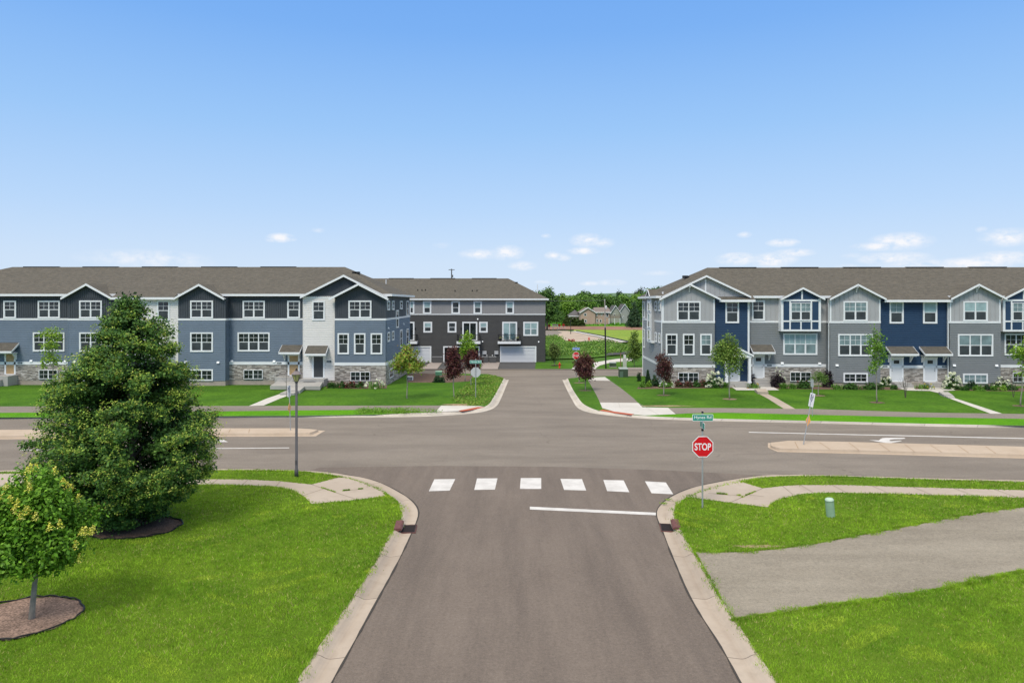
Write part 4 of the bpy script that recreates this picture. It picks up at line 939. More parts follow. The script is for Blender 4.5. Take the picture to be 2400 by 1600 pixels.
# side wall facing -X
FL2 = Face(0, 0, (0, 1), (-1, 0))
def dd(px, out_=0):
    t = (px-CX)/F; return (t*RO.y-RO.x+out_)/(sT-t)*1.0
m = MB(); FL2.lap(m, 0, DD, -.3, 5.72); m.build('side_wall', mat('grey_siding_side', (.29, .30, .305), .55, (1.2, .04)), RBd)  # lighter grey than the front: brighter light on this side put into the colour
m = MB(); FL2.board(m, 0, DD, BL2[1], 8.2, .42, .03); m.build('upper_wall', M_GREYB, RBd)
m = MB(); FL2.boxes(m, -.056, DD, 0, .056, *BL2); FL2.boxes(m, -.07, DD, 0, .07, 1.6, 1.85); m.build('belt_trim', M_WHITE, RBd)
for a_, b_, z0, z1 in ((1536.4, 1540.6, 6.8, 7.75), (1545, 1549, 6.8, 7.75), (1536.4, 1540.6, 3.78, 4.72), (1545, 1549, 3.78, 4.72), (1508, 1512, 5.93, 7.74), (1508.3, 1512.3, 2.74, 4.75)):
    q0, q1 = sorted((dd(a_), dd(b_))); window(RBd, FL2, q0, q1, z0, z1, 1, 'plain', trim=.12)
bb = MB().box(-.33, 0, 4.0, 6.7, 3.62, 8.05); bo = bb.build('box_bay', M_GREYB, RBd)
Fo = Face(-.33, 0, (0, 1), (-1, 0)); tb = MB()
for z0, z1 in ((3.62, 3.85), (4.9, 5.05), (6.6, 6.75), (7.62, 7.75)): Fo.boxes(tb, 3.98, 6.72, 0, .03, z0, z1)
for y_ in (4.0, 4.55, 6.05, 6.6): Fo.boxes(tb, y_-.02, y_+.12, 0, .031, 3.85, 8.0)
tb.box(-.335, 0, 3.985, 4.0, 3.62, 3.85); tb.build('panel_frame', M_WHITE, bo)
window(RBd, Fo, 4.75, 5.95, 3.9, 4.85, 1, 'grid', trim=.08); window(RBd, Fo, 4.75, 5.95, 5.1, 6.5, 1, 'plain', trim=.08, up=M_BLIND); window(RBd, Fo, 4.75, 5.95, 6.8, 7.6, 1, 'grid', trim=.08)
gr = MB().add([(-.5, 3.8, 8.05), (-.5, 5.35, 8.95), (-.5, 6.9, 8.05), (2.2, 5.35, 8.95), (.2, 3.8, 8.05), (.2, 6.9, 8.05)], [(0, 4, 3, 1), (1, 3, 5, 2)])
gr = gr.build('gable_roof', M_SHING, RBd)
gw = MB().add([(-.44, 3.85, 8.0), (-.44, 6.85, 8.0), (-.44, 5.35, 8.9)], [(0, 2, 1), (0, 1, 2)]); gw.build('gable_wall', M_GREYB, RBd)
rk = MB()
for s_ in (-1, 1): rk.add([(-.53, 5.35, 8.98), (-.53, 5.35+s_*1.58, 8.06), (-.53, 5.35+s_*1.58, 7.9), (-.53, 5.35, 8.8), (-.49, 5.35, 8.98), (-.49, 5.35+s_*1.58, 8.06), (-.49, 5.35+s_*1.58, 7.9), (-.49, 5.35, 8.8)], [(0, 1, 2, 3), (7, 6, 5, 4), (0, 4, 5, 1), (3, 2, 6, 7)])
rk.build('rake_board', M_WHITE, gr)
# doors etc
dR = lambda a_, b_, F_, d_, z0, z1, sd=1: door(RBd, F_, U(a_, d_), U(b_, d_), z0, z1, M_DOORW, lite=True, side=sd)
dR(1766.7, 1787.8, FR2, DR, .58, 2.6); dR(2088, 2113, FN, DN, .35, 2.45, -1); dR(2166.8, 2192, FN, DN, .35, 2.45)
door(RBd, FN, U(1703, DN), U(1730, DN), .32, 2.5, M_DOORW)
awning(RBd, FR2, U(1757, DR), U(1808, DR), 3.7, 3.05); awning(RBd, FN, U(2076, DN), U(2139, DN), 3.6, 2.95); awning(RBd, FN, U(2154, DN), U(2217, DN), 3.6, 2.95)
# portico
PO = MB(); pc = U(1720, DN)
for sg in (-1, 1): PO.add([(pc, DN-1.5, 3.50), (pc, DN, 3.50), (pc+sg*1.35, DN, 2.82), (pc+sg*1.35, DN-1.5, 2.82)], [(0, 1, 2, 3) if sg < 0 else (3, 2, 1, 0)])
PO = PO.build('portico_roof', M_SHING, RBd)
t = MB()
for sg in (-1, 1): slope_slab(t, (pc, 3.53), (pc+sg*1.38, 2.84), .17, DN-1.55, DN-1.505)
t.box(pc-1.2, pc+1.2, DN-1.45, DN-1.35, 2.6, 2.78); t.box(pc-1.2, pc-1.1, DN-1.35, DN, 2.6, 2.78); t.box(pc+1.1, pc+1.2, DN-1.35, DN, 2.6, 2.78)
t.ext([(pc-1.15, 2.785), (pc+1.15, 2.785), (pc, 3.34)], DN-1.43, DN-1.4); t.build('fascia', M_WHITE, PO)
for x in (pc-1.05, pc+1.05): MB().box(x-.11, x+.11, DN-1.42, DN-1.2, .32, 2.6).box(x-.15, x+.15, DN-1.46, DN-1.16, .3, .42).build('column', M_WHITE, PO)
for F_, u0, u1, z1, uw in ((FN, U(1696, DN), U(1748, DN), .30, (U(1709, DN), U(1738, DN))), (FR2, U(1760, DR), U(1797, DR), .53, None), (FN, U(2082, DN), U(2121, DN), .31, None), (FN, U(2160, DN), U(2199, DN), .31, None)):
    stoop(F_, u0, u1, -.1, z1, 1.55 if F_ is FN and u0 < 10 else 1.2, 2, uw).build('stoop', M_STEP, RBd)
for F_, d_, px, z in ((FR2, DR, 1832.7, 1.95), (FR2, DR, 1920.4, 1.92), (FB2, 0, 1961, 1.84), (FB2, 0, 2235.6, 1.86), (FB2, 0, 2334.7, 1.85)): vent(RBd, F_, U(px, d_), z, .26)
plaque(RBd, FR2, U(1802.5, DR), 1.73); plaque(RBd, FN, U(2073.5, DN), 1.71); plaque(RBd, FN, U(2212.3, DN), 1.70)
ZE2 = 8.22; y02 = DR-.45; y12 = DD+.45
rf2, SL2 = hip_roof(RBd, -.5, UE+.5, y02, y12, ZE2, U(1658.6, 6), UE-4, 11.15, ext=[(U(1684), U(1768), .72), (U(2069), U(2227), .75)])
def gb2(c, w, za, ze, yf, wy, uz0, m, **k): return gable(RBd, c, w, za, ze, yf, wy, uz0, m, ZE2, SL2, -y02, **k)
gb2(U(1653.5, .3), 4.1, 10.13, 8.18, -.1, .3, 8.15, M_GREYB, ribs=.42, wallhalf=3.9, post=True, fas=.18)
gb2(U(1614.8), 2.82, 9.35, 7.95, -.45, 0, 7.9, M_GREYB, ribs=.42, wallhalf=2.42, bracket=True, fas=.18)
gb2(U(1879.5, DX), 2.0, 9.0, 7.98, DX-.3, DX, 7.92, M_NAVY, ribs=9, wallhalf=1.85, fas=.18, post=True)
gb2(U(2399, DX), 2.0, 9.0, 7.98, DX-.3, DX, 7.92, M_NAVY, ribs=9, wallhalf=1.85, fas=.18, post=True)
gb2(U(2006), 2.56, 9.3, 7.96, -.45, 0, 7.9, M_GREYB, ribs=.42, wallhalf=2.32, bracket=True, fas=.18)
gb2(U(2287.5), 2.5, 9.3, 7.98, -.45, 0, 7.9, M_GREYB, ribs=.42, wallhalf=2.32, bracket=True, fas=.18)
gb2(U(2600), 2.5, 9.3, 7.98, -.45, 0, 7.9, M_GREYB, ribs=.42, wallhalf=2.32, bracket=True, fas=.18)
M_DSP = mat('downspout_grey', (.66, .69, .70), .5)
downspout(RBd, -.06, .0, .0, 7.95, (-1, -.2), M_WHITE)
downspout(RBd, U(1943.3), .1, .1, 7.9, (0, -1), M_DSP); downspout(RBd, U(2223.3), .1, .1, 7.9, (0, -1), M_DSP); downspout(RBd, U(2346.5), .4, .1, 7.9, (0, -1), M_DSP); downspout(RBd, U(1755.5, DN), DN, .1, 7.9, (0, -1), M_DSP)
k = MB().tube([(-.06, DD-.1, 8.0), (-.06, DD-.1, -.6), (-.5, DD-.1, -.7)], .05, 6); k.build('downspout', M_WHITE, RBd)
for yy, zz in ((4.6, 10.13), (5.2, 10.2)): MB().box(3.0, 3.5, yy, yy+.4, zz-.12, zz+.12).build('roof_vent', M_BLACK, RBd)
for xx in (.2, 1.6): MB().lathe(xx, .8+xx*.3, [(.08, 8.2), (.08, 8.55), (.1, 8.56), (.1, 8.62)], 10).build('roof_vent', M_WHITE if xx < 1 else M_BLACK, RBd)

# ================================================================== rear townhouse row (charcoal and grey), garage side
YK = 98.8; FK = Face(0, YK, (1, 0), (0, -1)); xk = lambda px: X_(px, YK)
KB = empty('townhouse_row', (0, YK, 0), 0, 'charcoal and light grey townhouse row with garages behind the rear lane', 'townhouses')
FK = Face(0, 0, (1, 0), (0, -1)); XK0, XK1 = -38, xk(1278)
MB().box(XK0, XK1-.02, .1, 13, -1.2, 8.0).build('core_wall', M_CHAR, KB)
m = MB()
gar = [(925, 1011), (1038.8, 1124.3), (1172, 1257)]
xs = [XK0]+[v for a_, b_ in gar for v in (xk(a_), xk(b_))]+[XK1]
FK.lap(m, XK0, XK1, 1.48, 5.87)
for i in range(0, len(xs), 2): FK.lap(m, xs[i], xs[i+1], -.9, 1.48)
m.build('wall', M_CHAR, KB)
m = MB(); FK.board(m, XK0, XK1, 6.0, 8.05, .3, .04); m.build('upper_wall', M_GREYR, KB)
m = MB(); FK.boxes(m, XK0, XK1+.04, 0, .068, 5.87, 6.0); m.build('belt_trim', M_WHITE, KB)
m = MB(); FK.boxes(m, XK1-.1, XK1+.02, 0, .03, 6.0, 8.0); m.build('corner_trim', M_GREYR, KB)
Fq = Face(XK1, 0, (0, 1), (1, 0)); m = MB(); Fq.lap(m, 0, 13, -.9, 5.87); m.build('side_wall', M_CHAR, KB); m = MB(); Fq.board(m, 0, 13, 6, 8.05, .3, .04); m.build('upper_wall', M_GREYR, KB)
for i, (a_, b_) in enumerate(gar):
    u0, u1 = xk(a_), xk(b_)
    t = MB(); FK.boxes(t, u0, u0+.18, -.1, .05, -.85, 1.3); FK.boxes(t, u1-.18, u1, -.1, .05, -.85, 1.3); FK.boxes(t, u0, u1, -.1, .06, 1.3, 1.48)
    if i == 1:
        d = MB(); FK.flat(d, u0+.18, u1-.18, -.85, 1.3, -.09); D = d.build('garage_opening', MATS['well_black'], KB)  # flat black sheet paints the shade inside the open garage
    else:
        d = MB()
        for k in range(4):
            z0 = -.85+k*.537; FK.boxes(d, u0+.18, u1-.18, -.1, -.03, z0, z0+.52)
            for j in range(8): w = (u1-u0-.36)/8; FK.boxes(d, u0+.18+j*w+.06, u0+.18+(j+1)*w-.06, -.03, -.02, z0+.1, z0+.42)
        FK.flat(d, u0+.18, u1-.18, -.85, 1.3, -.09); D = d.build('garage_door', M_GARAGE, KB)
    t.build('garage_frame', M_WHITE, D)
for a_, b_, up in ((958.7, 971.5, M_BLIND), (991.4, 1011.2, M_BLIND), (1058, 1078, M_GLASS), (1109.8, 1129.4, M_BLIND2), (1185, 1204.8, M_BLIND)): window(KB, FK, xk(a_), xk(b_), 6.0, 7.8, 1, 'plain', up, M_SCREEN, trim=.2)
for a_, b_, up in ((992.5, 1013, M_BLIND), (1049.3, 1069.8, M_SCREEN), (1123, 1143, M_BLIND)): window(KB, FK, xk(a_), xk(b_), 3.39, 4.9, 1, 'plain', up, M_SCREEN, trim=.2)
window(KB, FK, xk(1226.4), xk(1261.5), 2.93, 4.9, 2, 'plain', M_BLIND, M_BLIND2, trim=.2)
for a_, b_, up in ((932, 971.5, M_GLASS), (1083.6, 1118.8, M_GLASS), (1177, 1212, M_BLIND)):
    u0, u1 = xk(a_), xk(b_); t = MB(); FK.boxes(t, u0, u0+.2, 0, .07, 2.3, 4.9); FK.boxes(t, u1-.2, u1, 0, .07, 2.3, 4.9); FK.boxes(t, u0+.2, u1-.2, 0, .07, 4.7, 4.9); FK.boxes(t, (u0+u1)/2-.05, (u0+u1)/2+.05, 0, .06, 2.3, 4.7); FK.boxes(t, u0+.2, u1-.2, 0, .06, 2.3, 2.4)
    D = t.build('balcony_door', M_WHITE, KB); q = MB(); FK.flat(q, u0+.2, (u0+u1)/2, 2.4, 4.7, .05); q.m = 1; FK.flat(q, (u0+u1)/2, u1-.2, 2.4, 4.7, .051)
    q.build('pane', [up, M_BLIND2 if up is M_BLIND else M_GLASS], D)
for a_, b_ in ((925, 979.7), (1071.6, 1126.5), (1167, 1220)):
    u0, u1 = xk(a_), xk(b_); s_ = MB(); FK.boxes(s_, u0, u1, 0, 1.15, 1.86, 2.2); D = s_.build('balcony', M_WHITE, KB)
    r = MB(); FK.boxes(r, u0+.08, u1-.08, 1.06, 1.12, 3.1, 3.16); FK.boxes(r, u0+.08, u1-.08, 1.06, 1.12, 2.26, 2.3)
    n = int((u1-u0)/.13)
    for i in range(n+1): x = u0+.1+(u1-u0-.2)*i/n; FK.boxes(r, x-.012, x+.012, 1.08, 1.1, 2.2, 3.12)
    for x in (u0+.1, u1-.1):
        FK.boxes(r, x-.03, x+.03, .05, 1.12, 3.1, 3.16)
        for k in range(8): FK.boxes(r, x-.012, x+.012, .1+k*.12, .12+k*.12, 2.2, 3.12)
    r.build('railing', M_BLACK, D)
for px, z in ((973.5, 3.95), (1081, 3.95), (1215.5, 3.95)): m = MB(); FK.boxes(m, xk(px)-.07, xk(px)+.07, 0, .15, z-.12, z+.14); m.build('wall_lantern', M_BLACK, KB)
for px, z in ((1119.7, 5.28), (1131, 2.15), (1262.4, 2.1)): vent(KB, FK, xk(px), z, .16)
for a_, b_ in ((1131, 1140.5), (1158.8, 1168)):
    m = MB(); FK.boxes(m, xk(a_), xk(b_), 0, .2, .35, .82); FK.boxes(m, xk(a_)+.02, xk(a_)+.1, 0, .08, -.5, .35); m.build('meter_box', mat('meter_grey', (.45, .46, .47), .5), KB)
for px in (1141, 1154): MB().tube([(xk(px), -.18, .2), (xk(px), 0, .2)], .09, 10).build('meter_dial', mat('meter_dial', (.6, .6, .6), .4), KB)
ro, SK = hip_roof(KB, XK0-.5, XK1+.45, -.5, 13.5, 8.13, XK0+6, X_(1191, YK+6.5), 11.2)
for px, dy in ((979, 2.1), (989, 2.1), (997, 2.15), (1066.5, 1.85), (1107, 1.9), (1118, 1.95)):
    MB().lathe(xk(px)*(1+dy/YK), dy, [(.07, 8.13+SK*(dy+.5)-.05), (.07, 8.13+SK*(dy+.5)+.22)], 8).build('roof_vent', M_BLACK, KB)
for px, dy in ((904.8, 3.6), (1259.8, 1.9)): MB().lathe(xk(px)*(1+dy/YK), dy, [(.06, 8.13+SK*(dy+.5)-.6), (.06, 8.13+SK*(dy+.5)+1.0)], 8).build('vent_pipe', M_WHITE, KB)
MB().box(.45, .85, 4.75, 5.15, 10.32, 10.62).build('roof_vent', M_BLACK, KB)

# things at the rear lane
M_FEN = mat('charcoal_vinyl', (.09, .09, .09), .6)
for (a_, b_), lab in zip(((1130.7, 1144.4), (1147.8, 1163), (1015.8, 1038)), ('small charcoal utility screen left of the closed garage door, nearer the street sign', 'small charcoal utility screen directly left of the closed garage door', 'charcoal utility screen between the left and the open garage')):
    e = empty('utility_screen', (0, 0, 0), 0, lab, 'screen fence', 'utility screens before the rear wall'); u0, u1 = xk(a_), xk(b_); m = MB()
    m.box(u0, u1, YK-1.15, YK-1.1, -.75, .05); n = int((u1-u0)/.14)
    for i in range(n): m.box(u0+.02+i*.14, u0+.13+i*.14, YK-1.17, YK-1.15, -.7, .0)
    m.box(u0, u0+.06, YK-1.1, YK-.2, -.75, .05); m.build('panel', M_FEN, e)
    MB().box(u0-.05, u1+.05, YK-1.2, YK-1.05, .05, .12).build('cap_rail', mat('cap_grey', (.35, .35, .35), .6), e)
# balcony things
def chair(x, y, z, m, label):
    e = empty('balcony_chair', (x, y, z), 0, label, 'chair', 'chairs on the right balcony')
    MB().box(-.27, .27, -.25, .25, .40, .46).build('seat', m, e); MB().ext([(-.27, .46), (.27, .46), (.25, 1.12), (-.25, 1.12)], .22, .27).build('backrest', m, e)
    for sx_ in (-.24, .24):
        for sy in (-.22, .22): MB().tube([(sx_, sy, 0), (sx_, sy, .4)], .018, 6).build('leg', M_BLACK, e)
M_PAT = mat('patterned_fabric', (.08, .14, .16), .9, (9, .9))
chair(xk(1186), YK-.6, 2.2, M_PAT, 'dark patterned chair in the left half of the right balcony')
chair(xk(1201), YK-.6, 2.2, M_PAT, 'dark patterned chair in the right half of the right balcony')
def leafmesh(name, C, size, cols, rng, parent=None, m=None, up=.3, asp=.6, nrm=None, **kw):
    """many small kite shaped leaves at the points C; cols = palette of linear colours"""
    C = np.asarray(C, float); n = len(C)
    a = rng.normal(size=(n, 3)); a /= np.linalg.norm(a, axis=1)[:, None]
    nn = rng.normal(size=(n, 3)); nn[:, 2] += up*3
    if nrm is not None: nn += nrm*1.2
    nn /= np.linalg.norm(nn, axis=1)[:, None]
    a -= nn*(a*nn).sum(1)[:, None]; a /= np.linalg.norm(a, axis=1)[:, None]+1e-9
    b = np.cross(nn, a); s = size*rng.uniform(.65, 1.3, (n, 1))
    V = np.stack([C-a*s*.5, C+b*s*asp*.5+nn*s*.1, C+a*s*.5, C-b*s*asp*.5+nn*s*.1], 1).reshape(-1, 3)
    me = bpy.data.meshes.new(name); me.vertices.add(4*n); me.vertices.foreach_set('co', V.ravel())
    me.loops.add(4*n); me.loops.foreach_set('vertex_index', np.arange(4*n)); me.polygons.add(n)
    me.polygons.foreach_set('loop_start', np.arange(0, 4*n, 4)); me.polygons.foreach_set('loop_total', np.full(n, 4))
    pal = np.array(cols); k = rng.integers(0, len(pal), n); cc = pal[k]*rng.uniform(.75, 1.3, (n, 1))
    at_ = me.color_attributes.new('col', 'FLOAT_COLOR', 'POINT'); A = np.ones((4*n, 4)); A[:, :3] = np.repeat(cc, 4, 0); at_.data.foreach_set('color', A.ravel())
    me.update(); me.validate(); me.materials.append(m or M_LEAF)
    o = bpy.data.objects.new(name, me); COL.objects.link(o)
    if parent: o.parent = parent
    return tag(o, **kw)
RNG = np.random.default_rng(7)
def planter(x, y, z, label):
    e = empty('planter', (x, y, z), 0, label, 'planter'); MB().lathe(0, 0, [(.14, 0), (.2, .35), (.21, .37)], 12).build('pot', M_BLACK, e)
    c = RNG.normal(0, .14, (60, 3)); c[:, 2] = abs(c[:, 2])+.4; leafmesh('plant', c, .12, [(.5, .5, .2), (.3, .35, .1)], RNG, e)
planter(xk(1213), YK-.7, 2.2, 'black pot with pale yellow plant at the right end of the balcony')
planter(xk(1173), YK-.7, 2.2, 'black pot with pale plant at the left end of the balcony')

# ------------------------------------------------------------------ text and signs
def textmesh(s, w, h, z=0.004, mat_=None, name='lettering', parent=None):
    cu = bpy.data.curves.new('t', 'FONT'); cu.body = s; cu.align_x = 'CENTER'; cu.offset = .022 if s == 'STOP' else .006
    ob = bpy.data.objects.new('t', cu); COL.objects.link(ob); bpy.context.view_layer.update()
    me = bpy.data.meshes.new_from_object(ob.evaluated_get(bpy.context.evaluated_depsgraph_get())); bpy.data.objects.remove(ob); bpy.data.curves.remove(cu)
    co_ = np.array([v.co[:] for v in me.vertices]); mn, mx = co_.min(0), co_.max(0)
    sx_, sy_ = w/(mx[0]-mn[0]), h/(mx[1]-mn[1])
    for v in me.vertices: v.co = ((v.co.x-(mn[0]+mx[0])/2)*sx_, -z, (v.co.y-(mn[1]+mx[1])/2)*sy_)
    me.name = name; me.materials.append(mat_); o = bpy.data.objects.new(name, me); COL.objects.link(o); o.parent = parent
    return o
M_RED = mat('sign_red', (.62, .006, .012), .45); M_SW = mat('sign_white', (.82, .82, .82), .45); M_SG = mat('sign_green', (.03, .27, .20), .45); M_SB = mat('sign_blue', (.015, .14, .50), .45)
M_SBK = mat('sign_back', (.48, .50, .51), .45, (5, .06)); M_OR = mat('sign_orange', (.82, .40, .13), .6); M_NVY = mat('sign_ink', (.01, .02, .10), .5)
def octo(r, y0, y1, n=8): return MB().ext([(r*cos(2*pi*(i+.5)/n), r*sin(2*pi*(i+.5)/n)) for i in range(n)], y0, y1)
def rrect(w, h, r, y0, y1):
    pts = []
    for cx_, cy_, a0 in ((w/2-r, h/2-r, 0), (-w/2+r, h/2-r, 90), (-w/2+r, -h/2+r, 180), (w/2-r, -h/2+r, 270)):
        for k in range(5): t = R(a0+k*22.5); pts.append((cx_+r*cos(t), cy_+r*sin(t)))
    return MB().ext(pts, y0, y1)
def street_plate(e, s, z, w, h, rz, m, tw, dy=-.045, both=True):
    pl = rrect(w, h, .03, -.004, .004).build('street_name_plate', M_SW, e); pl.location = (0, dy if rz == 0 else 0, z); pl.rotation_euler = (0, 0, rz)
    for sg in ((1, -1) if both else (1,)):
        q = rrect(w-.03, h-.03, .022, -.0065*sg, -.0045*sg).build('sign_face', m, pl)
        if s:
            t = textmesh(s, tw, h*.60, .0075, M_SW, 'lettering', pl)
            if sg < 0: t.rotation_euler = (0, 0, pi)
    return pl
def stop_sign(loc, zc, top, label, face=1, plates=(), group='stop signs at the corners', lean=0, r_=.381):
    e = empty('stop_sign', loc, 0, label, 'stop sign', group); rr = r_/cos(pi/8)
    MB().tube([(0, 0, -.2), (0, 0, top)], .03, 8).build('post', M_STEEL, e)
    pl = octo(rr, -.003, .003).build('octagon_plate', M_SBK if face < 0 else M_SW, e); pl.location = (0, -.045*face if face > 0 else .045, zc)
    q = octo(rr*.93, -.0058, -.0038).build('sign_face', M_RED, pl); t = textmesh('STOP', .60, .26, .0068, M_SW, 'lettering', pl); t.parent = pl
    if face < 0: pl.rotation_euler = (0, 0, pi)
    for p in plates: street_plate(e, *p)
    return e
b0 = at(1646.4, 1190, .13)
e = stop_sign(b0, 7.65-337.7*b0.y/F-b0.z, 3.48, 'large red STOP sign under a green Hynes Rd sign at the near right corner', 1)
street_plate(e, 'Hynes Rd', 7.65-270*b0.y/F-b0.z, .76, .245, 0, M_SG, .62)
street_plate(e, '', 7.65-288*b0.y/F-b0.z, 0.70, .23, R(-92), M_SG, .5)
MB().box(-.035, .035, -.04, .04, 2.82, 2.90).box(-.03, .03, -.035, .035, 3.47, 3.53).build('bracket', M_BLACK, e)
b1 = at(1114.9, 933.3, .13)
e = stop_sign(b1, 7.65-164.3*b1.y/F-b1.z, 3.1, 'pale back of a stop sign under a Hynes Rd sign at the far left corner', -1)
street_plate(e, 'Hynes Rd', 7.65-139.7*b1.y/F-b1.z, .93, .25, 0, M_SG, .74)
b2 = at(1350.2, 884.6, .13)
e = stop_sign(b2, 7.65-125.2*b2.y/F-b2.z, 3.4, 'red STOP sign under a blue Prow St sign behind a dark red tree', 1)
street_plate(e, 'Prow St', 7.65-109*b2.y/F-b2.z, .76, .26, 0, M_SB, .6)
def keep_right(loc, top, lean, rz, label, z1, h1, z2, sc=1, mir=1):
    e = empty('keep_right_sign', loc, 0, label, 'road sign', 'keep right signs on the medians'); e.rotation_euler = lean
    MB().tube([(0, 0, -.1), (0, 0, top)], .028, 8).build('post', M_STEEL, e)
    p = rrect(.61, h1, .03, -.003, .003).build('sign_plate', M_SW, e); p.location = (0, -.04, z1); p.rotation_euler = (0, 0, rz)
    a_ = MB().ext([(-.17*mir, .28), (-.04*mir, .28), (-.07*mir, .02), (-.12*mir, -.05), (-.17*mir, .05)], -.0055, -.004)
    a_.ext([(-.12*mir, -.28), (-.05*mir, -.28), (-.02*mir, -.14), (.09*mir, .0), (.12*mir, .12), (.17*mir, .12), (.10*mir, .29), (.02*mir, .12), (.06*mir, .12), (.04*mir, .03), (-.08*mir, -.1)], -.0055, -.004)
    a_.build('arrow_symbol', M_NVY, p)
    q = MB().ext([(0, .31), (.31, 0), (0, -.31), (-.31, 0)], -.003, .003).build('diamond_marker', M_OR, e); q.location = (0, -.045, z2); q.rotation_euler = (0, 0, rz)
    return e
k0 = at(1883, 1041.5, .155); sy = k0.y/F
keep_right(k0, (1041.5-920)*sy, (0, math.atan2(21.8, 122), 0), R(-91), 'leaning keep right sign with an orange diamond on the right median', (1041.5-935)*sy, .72, (1041.5-984)*sy)
k1 = at(681, 1007.8, .155); sy = k1.y/F
keep_right(k1, (1007.8-903)*sy, (0, math.atan2(-3.5, 105), 0), R(91), 'keep right sign with an orange diamond on the left median', (1007.8-916)*sy, .66, (1007.8-955)*sy, mir=-1)
k2 = at(1903.9, 974.5, .13); e = empty('road_sign', k2, 0, 'narrow grey back of a road sign on the far verge behind the leaning sign', 'road sign')
MB().tube([(0, 0, -.1), (0, 0, 2.45)], .025, 8).build('post', M_STEEL, e); p = rrect(.5, .5, .03, -.003, .003).build('sign_plate', M_SBK, e); p.location = (0, .03, 2.15); p.rotation_euler = (0, 0, R(-93))

# lamp post
l0 = at(694.8, 1116.8, .13); e = empty('street_lamp', l0, 0, 'grey lamp post with a yellow-paned lantern on the near left verge', 'street lamp')
HT = (1116.8-863)*l0.y/F; z0 = HT-.62
MB().lathe(0, 0, [(.085, 0), (.08, .3), (.058, .32), (.05, z0)], 14).build('pole', M_POLE, e, True)
MB().box(-.04, .04, -.07, -.05, .55, .72).build('access_cover', M_POLE, e)
lt = MB(); lt.tube([(0, 0, z0), (0, 0, z0+.06)], [.07, .085], 6); lh = lt.build('lantern', M_POLE, e)
gl = MB().tube([(0, 0, z0+.06), (0, 0, z0+.36)], [.075, .185], 6, True); gl.build('lantern_glass', mat('lamp_glass', (.42, .42, .16), .25, (6, .15)), lh)
fr = MB(); bot = [Vector((.08*cos(t), .08*sin(t), z0+.06)) for t in [2*pi*k/6+.0 for k in range(6)]]; tp = [Vector((.195*cos(t), .195*sin(t), z0+.36)) for t in [2*pi*k/6 for k in range(6)]]
dirr = Vector((0, 0, 1)); u_ = dirr.cross(Vector((1, 0, 0))).normalized(); w_ = dirr.cross(u_)
for k in range(6):
    t = 2*pi*k/6; d = u_*cos(t)+w_*sin(t); fr.tube([d*.078+Vector((0, 0, z0+.06)), d*.19+Vector((0, 0, z0+.36))], .011, 4)
fr.build('lantern_frame', M_POLE, lh)
MB().tube([(0, 0, z0+.36), (0, 0, z0+.375), (0, 0, z0+.50), (0, 0, z0+.515)], [.235, .235, .09, .085], 6).build('lantern_roof', mat('lamp_roof', (.20, .17, .17), .6), lh)
MB().lathe(0, 0, [(.05, z0+.515), (.06, z0+.54), (.03, z0+.57), (.035, z0+.59), (.005, z0+.64)], 10).build('finial', M_BLACK, lh)

# green pedestal at the near right
p0 = at(1947, 1209.7, .13); e = empty('cable_pedestal', p0, R(10), 'pale green round cable pedestal on the near right lawn', 'utility pedestal'); e.rotation_euler = (R(3), R(-6), 0)
M_GRN = mat('pedestal_green', (.27, .41, .28), .5, (4, .08)); 
o = MB().lathe(0, 0, [(.145, -.05), (.145, .56), (.13, .60)], 20).build('body', M_GRN, e)
MB().lathe(0, 0, [(.15, .555), (.15, .60), (.12, .645), (.05, .66), (.001, .665)], 20).build('cap', mat('pedestal_cap', (.42, .55, .43), .45), e, True)

# transformers, cabinets
M_TG = mat('utility_green', (.055, .085, .055), .55, (3, .1)); M_TGT = mat('utility_green_top', (.32, .36, .33), .5)
def cabinet(px, py, w, h, d, label, mtop=M_TGT, mb_=M_TG, front=True):
    q = at(px, py, .08); e = empty('utility_box', q, 0, label, 'utility box')
    MB().box(-w/2, w/2, 0, d, 0, h*.88).build('body', mb_, e)
    MB().add([(-w/2-.02, -.02, h*.86), (w/2+.02, -.02, h*.86), (w/2+.02, d+.02, h), (-w/2-.02, d+.02, h), (-w/2-.02, -.02, h*.9), (w/2+.02, -.02, h*.9), (w/2+.02, d+.02, h*1.02), (-w/2-.02, d+.02, h*1.02)], [(0, 3, 2, 1), (4, 5, 6, 7), (0, 1, 5, 4), (1, 2, 6, 5), (2, 3, 7, 6), (3, 0, 4, 7)]).build('lid', mtop, e)
    MB().box(-w/2-.05, w/2+.05, -.05, d+.05, -.12, .04).build('pad', M_STEP, e)
    if front: MB().box(-w/2+.03, -w/2+w*.42, -.12, -.001, .05, h*.62).build('front_box', mat('utility_green_light', (.10, .16, .12), .55), e)
    return e
cabinet(1462, 884.6, .92, 1.02, .8, 'dark green transformer box on the lawn left of the grey houses')
cabinet(1437, 859.7, .80, .58, .6, 'low dark green utility box beyond the rear lane', front=False)
cabinet(1027.5, 880.7, .68, .5, .5, 'pale green utility box behind the mulch bed', mat('ped_lt', (.28, .5, .34), .5), mat('ped_lg', (.10, .27, .16), .5), False)
q = at(1464, 862, .05); e = empty('utility_pillar', q, 0, 'slim pale metal utility pillar behind the transformer box', 'utility pillar')
MB().box(-.22, .22, -.15, .15, 0, 1.25).build('body', mat('pillar', (.42, .46, .40), .5, (5, .1)), e); MB().box(-.14, .14, -.12, .12, 1.25, 1.65).build('head', M_SOFFIT, e); MB().box(-.55, -.45, -.05, .05, 0, 1.9).build('timber_post', mat('timber', (.2, .12, .07), .9), e)
q = at(960, 892, .1); e = empty('air_conditioner', q, 0, 'white louvred unit by the rear corner of the blue houses', 'air conditioner')
MB().box(-.3, .3, 0, .5, 0, .42).build('casing', M_WHITE, e); mm = MB()
